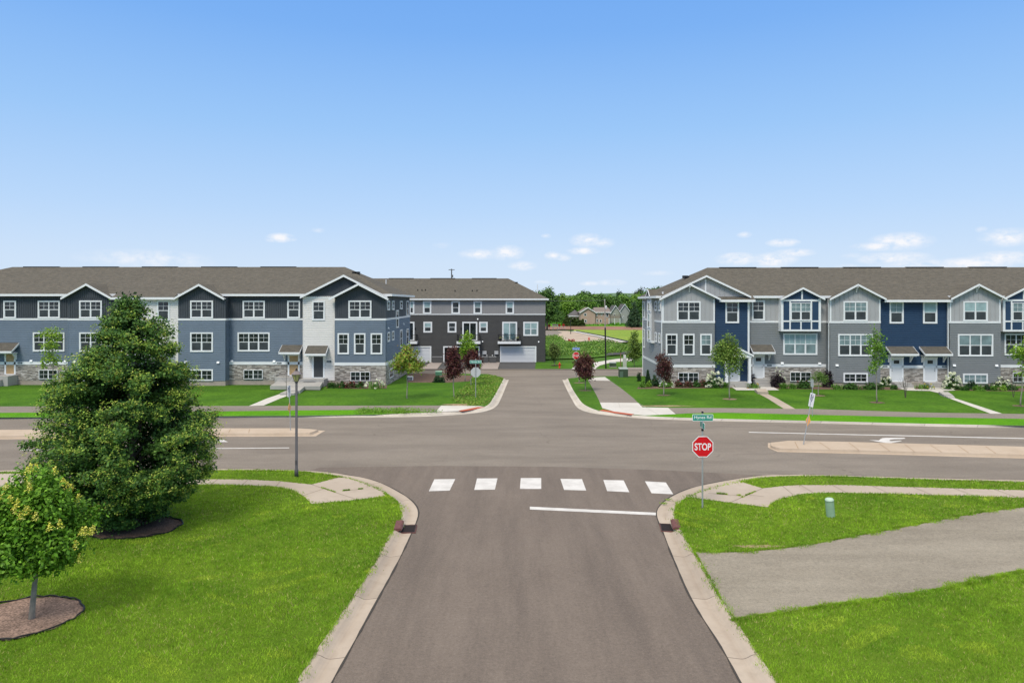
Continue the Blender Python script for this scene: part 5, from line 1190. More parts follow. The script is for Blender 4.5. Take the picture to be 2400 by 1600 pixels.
for i in range(4): mm.box(-.24+i*.13, -.16+i*.13, -.012, -.001, .06, .36)
mm.build('grille', M_GLASS, e)

# hydrants
def hydrant(px, py, h, label, m):
    q = at(px, py, .05); e = empty('fire_hydrant', q, 0, label, 'fire hydrant', 'fire hydrants'); s = h/.8
    MB().lathe(0, 0, [(.15*s, 0), (.15*s, .05*s), (.10*s, .06*s), (.10*s, .5*s), (.13*s, .51*s), (.13*s, .55*s), (.11*s, .6*s), (.07*s, .68*s), (.03*s, .71*s), (.03*s, .8*s)], 12).build('barrel', m, e, True)
    for a_, b_ in (((-.2, 0), (.2, 0)), ((0, -.2), (0, 0))): MB().tube([(a_[0]*s, a_[1]*s, .42*s), (b_[0]*s, b_[1]*s, .42*s)], .06*s, 8).build('nozzle', m, e)
M_HYD = mat('hydrant_red', (.55, .03, .02), .5)
hydrant(1311.5, 862, .75, 'red fire hydrant on the grass beyond the rear lane', M_HYD)
hydrant(1380.4, 799, .95, 'red fire hydrant at the edge of the sandy ground', M_HYD)
hydrant(1313, 792.6, .7, 'faded red and white hydrant left of the sandy ground', mat('hydrant_pale', (.55, .25, .2), .5))

# poles and wires
def upole(px, py, toppx, topy, label, sleeve=False):
    q = at(px, py, 0); e = empty('utility_pole', q, 0, label, 'utility pole', 'utility poles'); h = (py-topy)*q.y/F; dx = (toppx-px)/F*q.y
    MB().tube([(0, 0, -.2), (dx, 0, h)], [.085, .065], 8).build('pole', mat('pole_grey', (.33, .30, .27), .85, (6, .15)), e)
    if sleeve: MB().tube([(0, 0, 0), (dx*.6, 0, h*.6)], .095, 8).build('sleeve', M_BLACK, e)
    return e, q, h, dx
e, q, h, dx = upole(1419.9, 863.9, 1417.4, 703.8, 'tall pole with a black lower half beyond the rear lane', True)
MB().lathe(dx+.16, 0, [(.09, h-1.1), (.13, h-1.05), (.13, h-.75), (.05, h-.65)], 10).build('transformer', M_SOFFIT, e)
MB().lathe(dx, 0, [(.03, h), (.05, h+.06), (.02, h+.16)], 8).build('insulator', M_SOFFIT, e)
w0 = Vector((q.x+dx, q.y, q.z+h))
wr = [w0.lerp(Vector((-8, 150, w0.z+1.5)), k/12)-Vector((0, 0, 1.0*sin(pi*k/12)*.6)) for k in range(13)]
MB().tube(wr, .022, 4, False).build('overhead_wire', mat('wire', (.12, .12, .12), .6), label='thin overhead wire running left from the tall pole', cat='wire')
q = Vector((X_(1058.4, 140), 140, g(140))); e = empty('utility_pole', q, 0, 'dark pole with a crossarm rising behind the roof of the charcoal houses', 'utility pole', 'utility poles')
ht = 7.65+(HY-630)*140/F-q.z; MB().tube([(0, 0, -.2), (0, 0, ht)], [.16, .11], 8).build('pole', mat('pole_dark', (.12, .12, .13), .8), e)
MB().box(-.6, .6, -.06, .06, ht-.25, ht-.12).build('crossarm', MATS['pole_dark'], e); MB().lathe(.18, 0, [(.14, ht-1.7), (.14, ht-1.2)], 8).build('transformer', MATS['pole_dark'], e)
q = at(1337.6, 782.7, .05); e = empty('street_lamp', q, 0, 'distant black lamp post on the building site', 'street lamp'); hh = (782.7-749.7)*q.y/F
MB().lathe(0, 0, [(.12, 0), (.09, .5), (.06, hh-.6)], 8).build('pole', M_BLACK, e); MB().lathe(0, 0, [(.1, hh-.6), (.2, hh-.25), (.25, hh-.22), (.02, hh)], 6).build('lantern', M_BLACK, e)

# construction warning signs
for (px, py, ty, lab) in ((1287, 773.5, 763, 'leftmost of the three red diamond signs at the dead end'), (1311, 773, 762, 'middle one of the three red diamond signs at the dead end'), (1320.6, 773, 762, 'rightmost of the three red diamond signs at the dead end')):
    q = at(px, py, 0); e = empty('warning_sign', q, 0, lab, 'road sign', 'red diamond signs at the dead end'); zc = (py-ty)*q.y/F
    MB().tube([(0, 0, 0), (0, 0, zc+.2)], .06, 6).build('post', M_SOFFIT, e); MB().ext([(0, zc+.6), (.6, zc), (0, zc-.6), (-.6, zc)], -.1, -.07).build('diamond_plate', mat('sign_red_flat', (.7, .05, .02), .5), e)
q = at(1301, 774, 0); e = empty('barricade', q, 0, 'white and red striped board between the red diamond signs', 'barricade')
mm = MB(); mm.box(-.9, .9, -.06, -.02, 1.5, 2.1); mm.build('board', M_SW, e); s_ = MB()
for i in range(3): s_.box(-.7+i*.5, -.5+i*.5, -.075, -.061, 1.52, 2.08)
s_.build('stripe', MATS['sign_red_flat'], e)
for x in (-.8, .8): MB().box(x-.05, x+.05, -.02, .06, 0, 1.6).build('leg', M_SOFFIT, e)
q0_ = at(1278, 773.5, 0); q1_ = at(1325, 772.5, 0); mm = MB()
mm.tube([q0_+Vector((0, 0, 1.1)), q1_+Vector((0, 0, 1.1))], .06, 5)
for k in range(6): p_ = q0_.lerp(q1_, k/5); mm.tube([p_, p_+Vector((0, 0, 1.15))], .05, 5)
mm.build('rail_fence', M_SOFFIT, label='low pale rail fence before the soil bank at the dead end', cat='fence')

# ------------------------------------------------------------------ vegetation
def blob_points(rng, blobs, n, clump, leaves, edge=.55):
    """leaf positions: clumps spread towards the surface of overlapping ellipsoids"""
    vol = np.array([b[3]*b[4]*b[5] for b in blobs]); pr = vol/vol.sum(); ks = rng.choice(len(blobs), n, p=pr)
    B = np.array(blobs)[ks]; d = rng.normal(size=(n, 3)); d /= np.linalg.norm(d, axis=1)[:, None]
    r = rng.uniform(edge, 1.02, (n, 1)); c = B[:, :3]+d*r*B[:, 3:6]
    pts = np.repeat(c, leaves, 0)+rng.normal(size=(n*leaves, 3))*clump
    nr = np.repeat(d, leaves, 0); return pts, nr, c
def limbs(mb, base, H, rad, tips, rng, lean=(0, 0), start=.3, sub=0, seg=6):
    top = Vector((base[0]+lean[0], base[1]+lean[1], base[2]+H))
    b = Vector(base); tr = [b+(top-b)*t+Vector((rng.normal(0, .005)*H, rng.normal(0, .005)*H, 0))*(t > .05) for t in (0, .12, .3, .5, .7, .88, 1)]
    mb.tube(tr, [rad*1.25, rad, rad*.88, rad*.7, rad*.5, rad*.3, rad*.12], max(seg, 8))
    for tp in tips:
        tp = Vector(tp); t = start+(1-start)*max(0, min(.95, (tp.z-b.z)/H-.25)); p0_ = b+(top-b)*t
        mid = p0_.lerp(tp, .5)+Vector((0, 0, -.04*H if tp.z < p0_.z else .03*H)); r0 = rad*.42*(1-t*.6)
        mb.tube([p0_, mid, tp], [r0, r0*.6, r0*.15], seg)
def tree(label, loc, H, blobs, n, leaves, clump, lsize, cols, rad, seed, name='tree', cat='tree', group=None, start=.3, bark=None, nlimb=14, lean=(0, 0), up=.3, edge=.5, asp=.6, flowers=None, fname='blossom'):
    rng = np.random.default_rng(seed); e = empty(name, loc, 0, label, cat, group)
    pts, nr, c = blob_points(rng, blobs, n, clump, leaves, edge)
    pts[:, 2] = np.maximum(pts[:, 2], .05)
    leafmesh('crown', pts, lsize, cols, rng, e, nrm=nr, up=up, asp=asp)
    mb = MB(); sel = c[rng.choice(len(c), min(nlimb, len(c)), replace=False)]
    limbs(mb, (0, 0, -.15), H*.92+.15, rad, [tuple(x*np.array([.85, .85, .97])) for x in sel], rng, lean, start); mb.build('trunk', bark or M_BARKG, e, True)
    if flowers:
        fn, fl, fc, fs, fcol, above = flowers
        cc = c[(c[:, 2] > above)]; dist_ = np.linalg.norm((cc-np.array([lean[0], lean[1], H*.62]))*np.array([1, 1, 1.1]), axis=1); cc = cc[np.argsort(-dist_)[:fn*5]]; cc = cc[rng.choice(len(cc), min(fn, len(cc)), replace=False)]
        out_ = (cc-np.array([0, 0, H*.5])); out_ /= np.linalg.norm(out_, axis=1)[:, None]
        p = np.repeat(cc+out_*clump*1.5, fl, 0)+rng.normal(size=(len(cc)*fl, 3))*fc
        leafmesh(fname, p, fs, fcol, rng, e, m=M_PETAL, up=.6)
    return e

# the large linden, left foreground: outline measured row by row
L0 = at(306, 1228, .13); SC_ = L0.y/F
rows = [(700, 303, 4), (718, 304, 11), (737, 297, 34), (756, 306, 60), (776, 322, 76), (795, 323, 86), (833, 313, 107), (852, 308, 122), (871, 303, 136), (890, 288, 155), (929, 285, 161), (967, 286, 168), (986, 303, 194), (1024, 297, 210), (1062, 295, 211), (1101, 295, 197), (1139, 308, 172), (1177, 298, 116), (1215, 295, 80)]
def build_linden():
    rng = np.random.default_rng(11); e = empty('linden_tree', L0, 0, 'large dense dark green tree with yellow-green bracts on the near left lawn', 'tree')
    ys = np.array([r[0] for r in rows], float); cx_ = np.array([(r[1]-306)*SC_ for r in rows]); hw = np.array([r[2]*SC_ for r in rows])
    zz = 7.65-L0.z-(ys-HY)*SC_
    zof = lambda t: 7.65-L0.z-(t-HY)*SC_
    t = rng.uniform(704, 1215, 6000); w = np.interp(t, ys, hw); keep = rng.uniform(0, 1, len(t)) < (w/hw.max()+.10)**1.1; t = t[keep][:420]
    th = rng.uniform(0, 2*pi, len(t)); tips = []; CL = []
    for ti, a_ in zip(t, th):
        w_ = np.interp(ti, ys, hw); c0 = np.interp(ti, ys, cx_); z_ = zof(ti); r_ = w_*rng.uniform(.82, .96)
        d = np.array([cos(a_), sin(a_)*.95, 0]); tips.append((c0+r_*d[0], r_*d[1], z_))
        m_ = 9
        for f in np.linspace(.5, 1, m_):
            sp = .06+.20*(1-f)+.06; CL.append(np.array([c0*f, 0, z_])+d*r_*f+np.array([0, 0, -.10*(1-f)*w_])+rng.normal(size=3)*sp*np.array([.9, .9, .5]))
    C = np.array(CL); tips = np.array(tips)
    C = C[~((C[:, 2] > zof(768)) & (np.abs(C[:, 0]-(346-306)*SC_) < .10))]; tips = tips[~((tips[:, 2] > zof(768)) & (np.abs(tips[:, 0]-(346-306)*SC_) < .16))]
    for (px_, py_) in ((303, 699), (297, 706), (308, 712), (376, 742), (388, 750), (365, 748), (262, 742), (250, 752)):     # the leaders
        for k in range(5): C = np.vstack([C, [[(px_-306)*SC_+rng.normal(0, .07), rng.normal(0, .12), zof(py_+9*k)+rng.normal(0, .03)]]])
    lv = 29
    p = np.repeat(C, lv, 0)+rng.normal(size=(len(C)*lv, 3))*np.array([.105, .105, .07]); out_ = np.repeat(C*np.array([1, 1, 0]), lv, 0); out_ /= np.linalg.norm(out_, axis=1)[:, None]+1e-6
    p[:, 2] = np.maximum(p[:, 2], .1)
    leafmesh('crown', p, .088, [(.055, .135, .024), (.074, .170, .030), (.038, .10, .022), (.11, .22, .035), (.090, .185, .032)], rng, e, nrm=out_, up=.45, asp=.8)
    # dark inner foliage keeps the crown opaque
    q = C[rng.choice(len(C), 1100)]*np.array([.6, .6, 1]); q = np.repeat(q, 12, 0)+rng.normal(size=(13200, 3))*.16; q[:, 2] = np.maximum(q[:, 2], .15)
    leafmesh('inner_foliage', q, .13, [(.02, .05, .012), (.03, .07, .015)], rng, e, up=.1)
    side = tips[:, 0]*.55-tips[:, 1]*.3+tips[:, 2]*.22
    FCl = []
    for tp, sd_ in zip(tips, side):
        k = max(1, int(5+2.3*sd_+rng.normal(0, 1.2)))
        for _ in range(min(k, 12)): FCl.append(tp*np.array([1.0, 1.0, 1])+rng.normal(size=3)*np.array([.17, .17, .12])+np.array([0, 0, .05]))
    fc_ = np.array(FCl); fp = np.repeat(fc_, 12, 0)+rng.normal(size=(len(fc_)*12, 3))*np.array([.07, .07, .045])
    leafmesh('bracts', fp, .072, [(.36, .50, .08), (.28, .42, .07), (.45, .48, .11), (.20, .34, .05)], rng, e, m=M_PETAL, up=.6, asp=.5)
    mb = MB(); limbs(mb, (0, 0, -.15), 6.9, .13, [tuple(x*np.array([.8, .8, .98])) for x in C[rng.choice(len(C), 46, replace=False)]], rng, (0, 0), .12); mb.build('trunk', M_BARK, e, True)
build_linden()
# the small flowering tree at the left edge
S0 = at(73.5, 1449, .14); s_ = S0.y/F; zz = lambda py: 7.65-S0.z-(py-HY)*s_; xx = lambda px: (px-73.5)*s_
bl = [(xx(95), 0, zz(1235), .80, .8, .8), (xx(135), -.3, zz(1175), .50, .5, .42), (xx(30), -.2, zz(1180), .62, .6, .42), (xx(60), -.3, zz(1290), .80, .7, .45), (xx(152), -.2, zz(1265), .48, .55, .44), (xx(100), .05, zz(1125), .33, .35, .36), (xx(0), 0, zz(1230), .5, .6, .5), (xx(85), -.5, zz(1215), .5, .4, .3), (xx(170), .3, zz(1225), .38, .4, .4), (xx(45), .3, zz(1140), .38, .4, .3), (xx(130), 0, zz(1310), .45, .5, .25), (xx(30), 0, zz(1320), .5, .5, .22)]
EL_ = tree('small bright tree with yellow flower heads in the nearest mulch ring', S0, 3.0, bl, 640, 34, .10, .10, [(.10, .24, .015), (.135, .30, .02), (.07, .175, .013), (.18, .36, .028), (.11, .25, .017)], .065, 21, 'flowering_tree', start=.42, bark=M_BARKG, lean=(xx(100), 0), up=.4, edge=.5, asp=.62,
     )
PL_ = [(72, 1096, 0), (84, 1098, 0), (64, 1104, 0), (129, 1104, 0), (66, 1126, -.3), (70, 1143, -.5), (14, 1142, -.3), (5, 1168, -.5), (24, 1172, -.6), (42, 1180, -.7), (35, 1194, -.75), (60, 1197, -.8), (66, 1199, -.8), (47, 1209, -.85), (83, 1211, -.85), (148, 1130, -.1), (158, 1140, -.1), (167, 1143, 0), (183, 1168, 0), (116, 1236, -.9), (140, 1229, -.85), (200, 1244, -.3), (211, 1247, -.2), (193, 1246, -.4), (177, 1277, -.6), (186, 1308, -.3), (218, 1242, -.1), (-20, 1180, -.4)]
rg_ = np.random.default_rng(77); pp_ = []
for px_, py_, dy_ in PL_:
    yy_ = S0.y+dy_; c_ = np.array([(px_-CX)/F*yy_-S0.x, dy_, 7.65-(py_-HY)/F*yy_-S0.z]); tt_ = rg_.uniform(0, 1, 70)
    qq_ = (c_+np.stack([rg_.normal(0, .045, 70)*(1.1-tt_), rg_.normal(0, .045, 70)*(1.1-tt_), -.08+tt_*.19], 1)+rg_.normal(0, .012, (70, 3)))
    leafmesh('flower_head', qq_, .042, [(.74, .70, .12), (.82, .78, .24), (.62, .62, .09)], rg_, EL_, m=M_PETAL, up=.6)

GMAP = [(.20, .31, .035), (.26, .37, .04), (.15, .26, .03)]; GYOU = [(.22, .38, .035), (.28, .44, .045), (.16, .30, .03)]
PLUM = [(.075, .020, .022), (.11, .030, .030), (.045, .014, .018), (.12, .06, .035)]
def small_tree(px, by, topy, x0, x1, boty, label, cols, n, leaves, seed, dens=1, lsize=.16, cat='tree', group='young trees on the lawns', name='young_tree', blobs=None, rad=.045, bark=None, flowers=None, clump=.16, ring=True, lobes=7):
    q = at(px, by, .13); s_ = q.y/F; rr = random.Random(seed); H = (by-topy)*s_; hw = (x1-x0)/2*s_; cx_ = ((x0+x1)/2-px)*s_; zb = (by-boty)*s_; hz = (H-zb)/2
    B = [(cx_, 0, zb+hz, hw*.62, hw*.62, hz*.8)]
    for k in range(lobes):
        a_ = 2*pi*k/lobes+rr.uniform(-.3, .3); zf = rr.uniform(-.75, .75); w = math.sqrt(1-zf*zf*.8)*.55
        B.append((cx_+hw*w*cos(a_), hw*w*sin(a_), zb+hz*(1+zf), hw*rr.uniform(.3, .45), hw*rr.uniform(.3, .45), hz*rr.uniform(.2, .32)))
    B.append((cx_, 0, zb+hz*1.72, hw*.3, hw*.3, hz*.3))
    e = tree(label, q, H, B, n, leaves, clump, lsize, cols, rad, seed, name, cat, group, start=.38, bark=bark or M_BARKG, nlimb=16, lean=(cx_*.5, 0), edge=.35, flowers=flowers)
    if ring: sheet('mulch_bed', ellipse(q.x, q.y, .55, .45, 16, .1, seed), .1375+seed*1e-5, M_MULCHD if seed % 2 else M_MULCH)
    return e
small_tree(954, 934, 807, 906, 1003, 878, 'young maple with yellow-green leaves at the right end of the blue houses lawn', GMAP+[(.28, .20, .04)], 190, 20, 31, lsize=.17, ring=False)
small_tree(1064, 934, 815, 1040, 1086, 886, 'dark red tree left of the back-facing stop sign', PLUM, 210, 20, 32, lsize=.15, cat='tree', group='dark red trees', name='plum_tree', ring=False)
small_tree(1103, 904, 822, 1082, 1132, 876, 'dark red tree just behind the back-facing stop sign', PLUM, 170, 20, 33, lsize=.16, group='dark red trees', name='plum_tree', ring=False)
small_tree(1090, 893, 779, 1073, 1116, 846, 'slim bright green tree between the dark red trees', GYOU, 150, 18, 34, lsize=.17, ring=False)
small_tree(1372, 915, 827, 1341, 1400, 890, 'dark red tree by the trail below the Prow St sign', PLUM+[(.12, .06, .04)], 220, 20, 35, lsize=.15, group='dark red trees', name='plum_tree')
small_tree(1357.5, 897, 836, 1346, 1368, 880, 'small dark red tree behind the larger one by the trail', PLUM, 70, 16, 36, lsize=.14, group='dark red trees', name='plum_tree')
small_tree(1555.5, 926, 829, 1534, 1582, 896, 'dark red tree before the left corner of the grey houses', PLUM+[(.12, .07, .05)], 150, 18, 37, lsize=.15, group='dark red trees', name='plum_tree')
small_tree(1710, 935, 783, 1662, 1752, 876, 'young green tree before the portico of the grey houses', [(.13, .23, .035), (.18, .30, .04), (.10, .18, .025), (.22, .30, .06)], 230, 20, 38, lsize=.15)
small_tree(2056, 943, 765, 2026, 2078, 880, 'slim sparse young tree before the second navy wall', [(.15, .30, .035), (.20, .37, .04), (.11, .22, .025)], 85, 20, 39, lsize=.15, clump=.15, lobes=9)
small_tree(127, 940, 763, 88, 146, 868, 'slim bright young tree left of the large tree', GYOU+[(.26, .38, .04)], 70, 20, 40, lsize=.16, clump=.15, lobes=9, ring=False)
small_tree(2392, 951, 790, 2368, 2450, 905, 'young green tree at the right edge before the grey houses', GYOU, 130, 18, 41, lsize=.16)
small_tree(1917, 927, 872, 1896, 1950, 896, 'small wispy multi-stemmed green tree behind the leaning sign', [(.09, .17, .03), (.12, .21, .04)], 60, 18, 42, lsize=.11, clump=.12, lobes=6)
small_tree(1299.6, 855.6, 803, 1286, 1311, 850, 'narrow olive green young tree near the red hydrant', [(.09, .14, .03), (.12, .17, .04)], 90, 20, 43, lsize=.2, clump=.2, rad=.04, group=None)
small_tree(1486, 858, 776, 1468, 1507, 846, 'loose yellow-green tree beyond the left side of the grey houses', [(.14, .22, .03), (.10, .17, .03)], 120, 16, 44, lsize=.24, clump=.25, ring=False, group=None)
small_tree(425, 900, 765, 408, 446, 846, 'bright young tree peeping out behind the large tree', GYOU, 60, 18, 45, lsize=.16, ring=False)
# bare saplings
def sapling(px, by, ty, label, seed, stems=1, wid=.35):
    q = at(px, by, .13); rng = np.random.default_rng(seed); e = empty('bare_sapling', q, 0, label, 'sapling', 'leafless saplings'); H = (by-ty)*q.y/F; mb = MB()
    for s in range(stems):
        a_ = rng.uniform(0, 6.28); l = wid*.5*(stems > 1); mb.tube([(0, 0, -.1), (l*.5*cos(a_), l*.5*sin(a_), H*.5), (l*cos(a_), l*sin(a_), H*rng.uniform(.8, 1))], [.022, .015, .005], 6)
    mb.build('trunk', mat('twig', (.09, .075, .065), .9), e); mb = MB()
    for k in range(14):
        z = H*rng.uniform(.35, .85); a_ = rng.uniform(0, 6.28); l = wid*rng.uniform(.5, 1.2); mb.tube([(0, 0, z), (l*.6*cos(a_), l*.6*sin(a_), z+l*.3), (l*cos(a_), l*sin(a_), z+l*.9)], [.009, .006, .003], 5)
    mb.build('branches', MATS['twig'], e)
    return e
sapling(671, 929, 838, 'thin dark leafless sapling behind the lamp post', 5, 1, .5)
sapling(2122, 932, 878, 'small bare many-stemmed sapling before the twin doors', 6, 5, .5)
sapling(2375, 930, 868, 'bare branching sapling at the right edge', 8, 3, .6)

# shrubs
SG = [(.045, .12, .02), (.06, .15, .025), (.035, .09, .015)]; SL_ = [(.11, .26, .03), (.14, .30, .04), (.09, .20, .02)]; SD = [(.03, .022, .028), (.045, .03, .03), (.02, .015, .02)]; SR = [(.09, .06, .03), (.05, .09, .02), (.13, .05, .04)]
SK_ = [(.02, .06, .02), (.03, .08, .025)]
def shrub(x0, x1, ty, by, cols, label, seed, fl=None, group='shrubs in the bed before the grey houses', name='shrub', ls=.13, strap=False, cone=False, cat='shrub', n=None):
    q = at((x0+x1)/2, by, .13); s_ = q.y/F; rng = np.random.default_rng(seed); w = (x1-x0)/2*s_; h = max((by-ty)*s_, .25); e = empty(name, q, 0, label, cat, group)
    if strap:
        k = 60; mb = []; c = rng.normal(0, .4, (k, 2))*w; P_ = []; Fc = []
        for i in range(k):
            a_ = rng.uniform(0, 6.28); l = h*rng.uniform(.7, 1.3); d = np.array([cos(a_), sin(a_)]); sd_ = np.array([-d[1], d[0]])*.025
            b_ = c[i]; m_ = b_+d*l*.3; t_ = b_+d*l*.75; j = len(P_)
            P_ += [(*(b_-sd_), 0), (*(b_+sd_), 0), (*(m_+sd_), l*.75), (*(m_-sd_), l*.75), (*t_, l*.7)]; Fc += [(j, j+1, j+2, j+3), (j+3, j+2, j+4)]
        MB().add(P_, Fc).build('leaves', mat('strap_leaf', (.11, .25, .03), .6, (3, .3), trans=.2), e)
    else:
        nn = n or int(70+260*w*h); d = rng.normal(size=(nn, 3)); d /= np.linalg.norm(d, axis=1)[:, None]; d[:, 2] = abs(d[:, 2]); r = rng.uniform(.45, 1.0, (nn, 1))*(1+.15*np.sin(d[:, :1]*7+seed))
        c = d*r*np.array([w, w*.8, h*.92])
        if cone: zz_ = rng.uniform(0, 1, nn)**1.4; a_ = rng.uniform(0, 6.28, nn); c = np.stack([w*(1-zz_)*np.cos(a_), w*(1-zz_)*np.sin(a_), zz_*h], 1)
        p = np.repeat(c, 7, 0)+rng.normal(size=(nn*7, 3))*.05; p[:, 2] = np.maximum(p[:, 2], .03); leafmesh('foliage', p, ls, cols, rng, e, nrm=np.repeat(d, 7, 0), up=.3)
    mb = MB()
    for k in range(5): a_ = rng.uniform(0, 6.28); mb.tube([(0, 0, -.05), (w*.5*cos(a_), w*.5*sin(a_), h*.7)], [.015, .006], 5)
    mb.build('stem', M_BARK, e)
    if fl:
        nf, rad, fc = fl; d = rng.normal(size=(nf, 3)); d /= np.linalg.norm(d, axis=1)[:, None]; d[:, 2] = abs(d[:, 2])*1.2+.05; d[:, 1] = -abs(d[:, 1])*.9
        c = d*np.array([w*.95, w*.8, h*.95])
        for c_ in c*1.04: leafmesh('flower_head', c_+rng.normal(size=(30, 3))*rad*.36, .10, fc, rng, e, m=M_PETAL, up=.5, asp=.9)
    return e
WH = [(.80, .82, .66), (.86, .87, .78), (.70, .75, .50)]; PK = [(.30, .08, .08), (.22, .07, .06)]
sh = [(1499, 1512, 891, 908, SL_, 'round light green shrub at the left end of the bed', None, {}), (1514, 1526, 894, 907, [(.2, .36, .04), (.16, .3, .03)], 'small yellow-green shrub beside the round one at the left end', None, {}),
 (1512, 1525, 868, 900, SK_, 'narrow conical dark evergreen at the house corner', None, dict(cone=True, ls=.1, n=260)), (1526, 1545, 877, 905, SK_, 'dark bush against the corner of the grey houses', None, {}),
 (1544, 1578, 888, 907, SL_, 'light green hydrangea with few white blooms behind the dark red tree', (8, .12, WH), dict(name='hydrangea')),
 (1582, 1602, 891, 907, SR, 'reddish green low shrub under the left part of the basement window', (5, .08, PK), {}), (1602, 1624, 890, 907, SR, 'reddish green low shrub under the middle of the basement window', (2, .07, PK), {}), (1624, 1642, 890, 907, SG, 'dark green low shrub under the right part of the basement window', None, {}), (1640, 1656, 889, 907, SR, 'pink-tinged low shrub left of the large white hydrangea', (9, .09, PK), {}),
 (1652, 1694, 876, 908, SG, 'large hydrangea full of white blooms left of the portico', (34, .16, WH), dict(name='hydrangea')), (1693, 1707, 894, 909, SL_, 'strap-leaved clump at the left foot of the portico steps', None, dict(strap=True)),
 (1747, 1772, 871, 903, SD, 'dark purple bush right of the portico', None, {}), (1750, 1779, 897, 910, SL_, 'yellow-green strap-leaved clump before the dark purple bush by the portico', (3, .06, [(.7, .5, .1)]), dict(strap=True)),
 (1805, 1842, 869, 907, SD, 'dark purple bush with small white flowers right of the first grey door', (10, .07, WH), {}), (1825, 1847, 897, 911, SL_, 'strap-leaved clump before the bush with small white flowers', None, dict(strap=True)), (1846, 1868, 897, 911, SL_, 'strap-leaved clump left of the basement window shrubs of the first recess', None, dict(strap=True)),
 (1866, 1900, 889, 910, SG, 'dark green shrub below the recess basement window', (3, .06, PK), {}), (1926, 1953, 862, 907, SD, 'tall dark purple bush by the white downspout', None, {}), (1946, 1975, 900, 912, SL_, 'low strap-leaved clump right of the wispy tree', None, dict(strap=True)),
 (1957, 1989, 882, 902, SG, 'white hydrangea left of the second bay basement window', (16, .14, WH), dict(name='hydrangea')), (1975, 2015, 896, 912, SG, 'dense green mound under the second bay window', None, {}), (2004, 2032, 889, 902, SR, 'reddish low shrub under the second bay window', (3, .07, PK), {}), (2018, 2070, 895, 912, SG, 'wide green mound left of the slim young tree', None, {}),
 (2060, 2089, 882, 905, SG, 'white hydrangea left of the twin doors', (16, .14, WH), dict(name='hydrangea')), (2087, 2103, 901, 912, SG, 'small green shrub at the left foot of the twin doors steps', None, {}), (2145, 2192, 900, 912, SL_, 'strap-leaved clump between the twin doors steps', (4, .06, [(.7, .6, .1)]), dict(strap=True)),
 (2210, 2252, 880, 912, SG, 'full white hydrangea right of the twin doors', (36, .15, WH), dict(name='hydrangea')), (2254, 2270, 904, 915, SG, 'small green mound right of the full white hydrangea', None, {}), (2264, 2290, 889, 912, SK_, 'dark green bush under the left part of the third bay window', None, {}), (2279, 2307, 902, 915, SL_, 'light green mound under the third bay window', None, {}), (2306, 2323, 900, 914, SK_, 'dark low shrub right of the light green mound', None, {}), (2322, 2338, 903, 915, SL_, 'small light green mound below the last white hydrangea', None, {}), (2343, 2359, 903, 915, [(.2, .36, .04)], 'small yellow-green mound near the right edge', None, {}), (2358, 2384, 901, 914, SG, 'green mound near the bare sapling at the right edge', None, {}),
 (2322, 2366, 887, 906, SG, 'last white hydrangea toward the right edge', (18, .13, WH), dict(name='hydrangea'))]
for i, (x0, x1, ty, by, cols, lab, fl, kw) in enumerate(sh): shrub(x0, x1, ty, by, cols, lab, 100+i, fl, **kw)
gl_ = 'shrubs in the bed before the blue houses'
for i, (x0, x1, cols, lab, fl) in enumerate(((766, 790, SG, 'dark green shrub right of the charcoal door steps', None), (788, 812, SG, 'dark green shrub left of the last blue bay basement window', (2, .06, PK)), (810, 834, SR, 'reddish shrub under the last blue bay basement window', (5, .07, PK)), (832, 854, SG, 'dark green shrub beside the white lilies', (3, .06, PK)))): shrub(x0, x1, 893, 909, cols, lab, 150+i, fl, group=gl_)
shrub(854, 904, 893, 910, SL_, 'clump of white lilies at the corner of the blue houses', 160, (14, .10, WH), group=gl_, name='lily_clump', strap=True)
shrub(1013, 1045, 878, 896, SK_, 'low dark evergreen bush in the mulch bed by the green utility box', 161, group=None)
shrub(1328, 1350, 794, 802, [(.45, .03, .04), (.3, .02, .03)], 'clump of bright red flowers at the edge of the sandy ground', 162, group=None, ls=.3, n=60, name='red_flower_clump', cat='flowers')
shrub(1494, 1502, 868, 893, SK_, 'dark narrow bush behind the left corner downspout', 163, group=None)

# weeds beyond the lane and on the corner
def scatter(poly, n, h, size, cols, name, label, cat, dz, seed, sp=.5):
    rng = np.random.default_rng(seed); q = [P(p, dz) for p in poly]; xs_ = np.array([p.x for p in q]); ys_ = np.array([p.y for p in q])
    X = rng.uniform(xs_.min(), xs_.max(), n*4); Y = rng.uniform(ys_.min(), ys_.max(), n*4); ins = inside(X, Y, xs_, ys_); X, Y = X[ins][:n], Y[ins][:n]
    G = np.array([g(y) for y in Y]); keep_ = (np.sin(X*.55+2*np.sin(Y*.21))*np.sin(Y*.33+1.5*np.sin(X*.31)) > -.25) | (seed != 71); X, Y, G = X[keep_], Y[keep_], G[keep_]
    hh_ = h*(.4+1.1*np.clip(np.sin(X*.35+1)*np.sin(Y*.22), 0, 1)+.2*rng.uniform(0, 1, len(X)))
    pts = np.stack([np.repeat(X, 6)+rng.normal(0, sp, len(X)*6), np.repeat(Y, 6)+rng.normal(0, sp, len(X)*6), np.repeat(G, 6)+dz+np.repeat(hh_, 6)*rng.uniform(0, 1, len(X)*6)], 1)
    o = leafmesh(name, pts, size, cols, rng, m=M_LEAF, up=.1, asp=.4); return tag(o, label, cat, kind='stuff')
def inside(X, Y, px, py):
    r = np.zeros(len(X), bool); j = len(px)-1
    for i in range(len(px)):
        c = ((py[i] > Y) != (py[j] > Y)) & (X < (px[j]-px[i])*(Y-py[i])/(py[j]-py[i]+1e-12)+px[i]); r ^= c; j = i
    return r
WC = [(.15, .32, .025), (.20, .38, .035), (.11, .24, .025), (.24, .36, .06)]
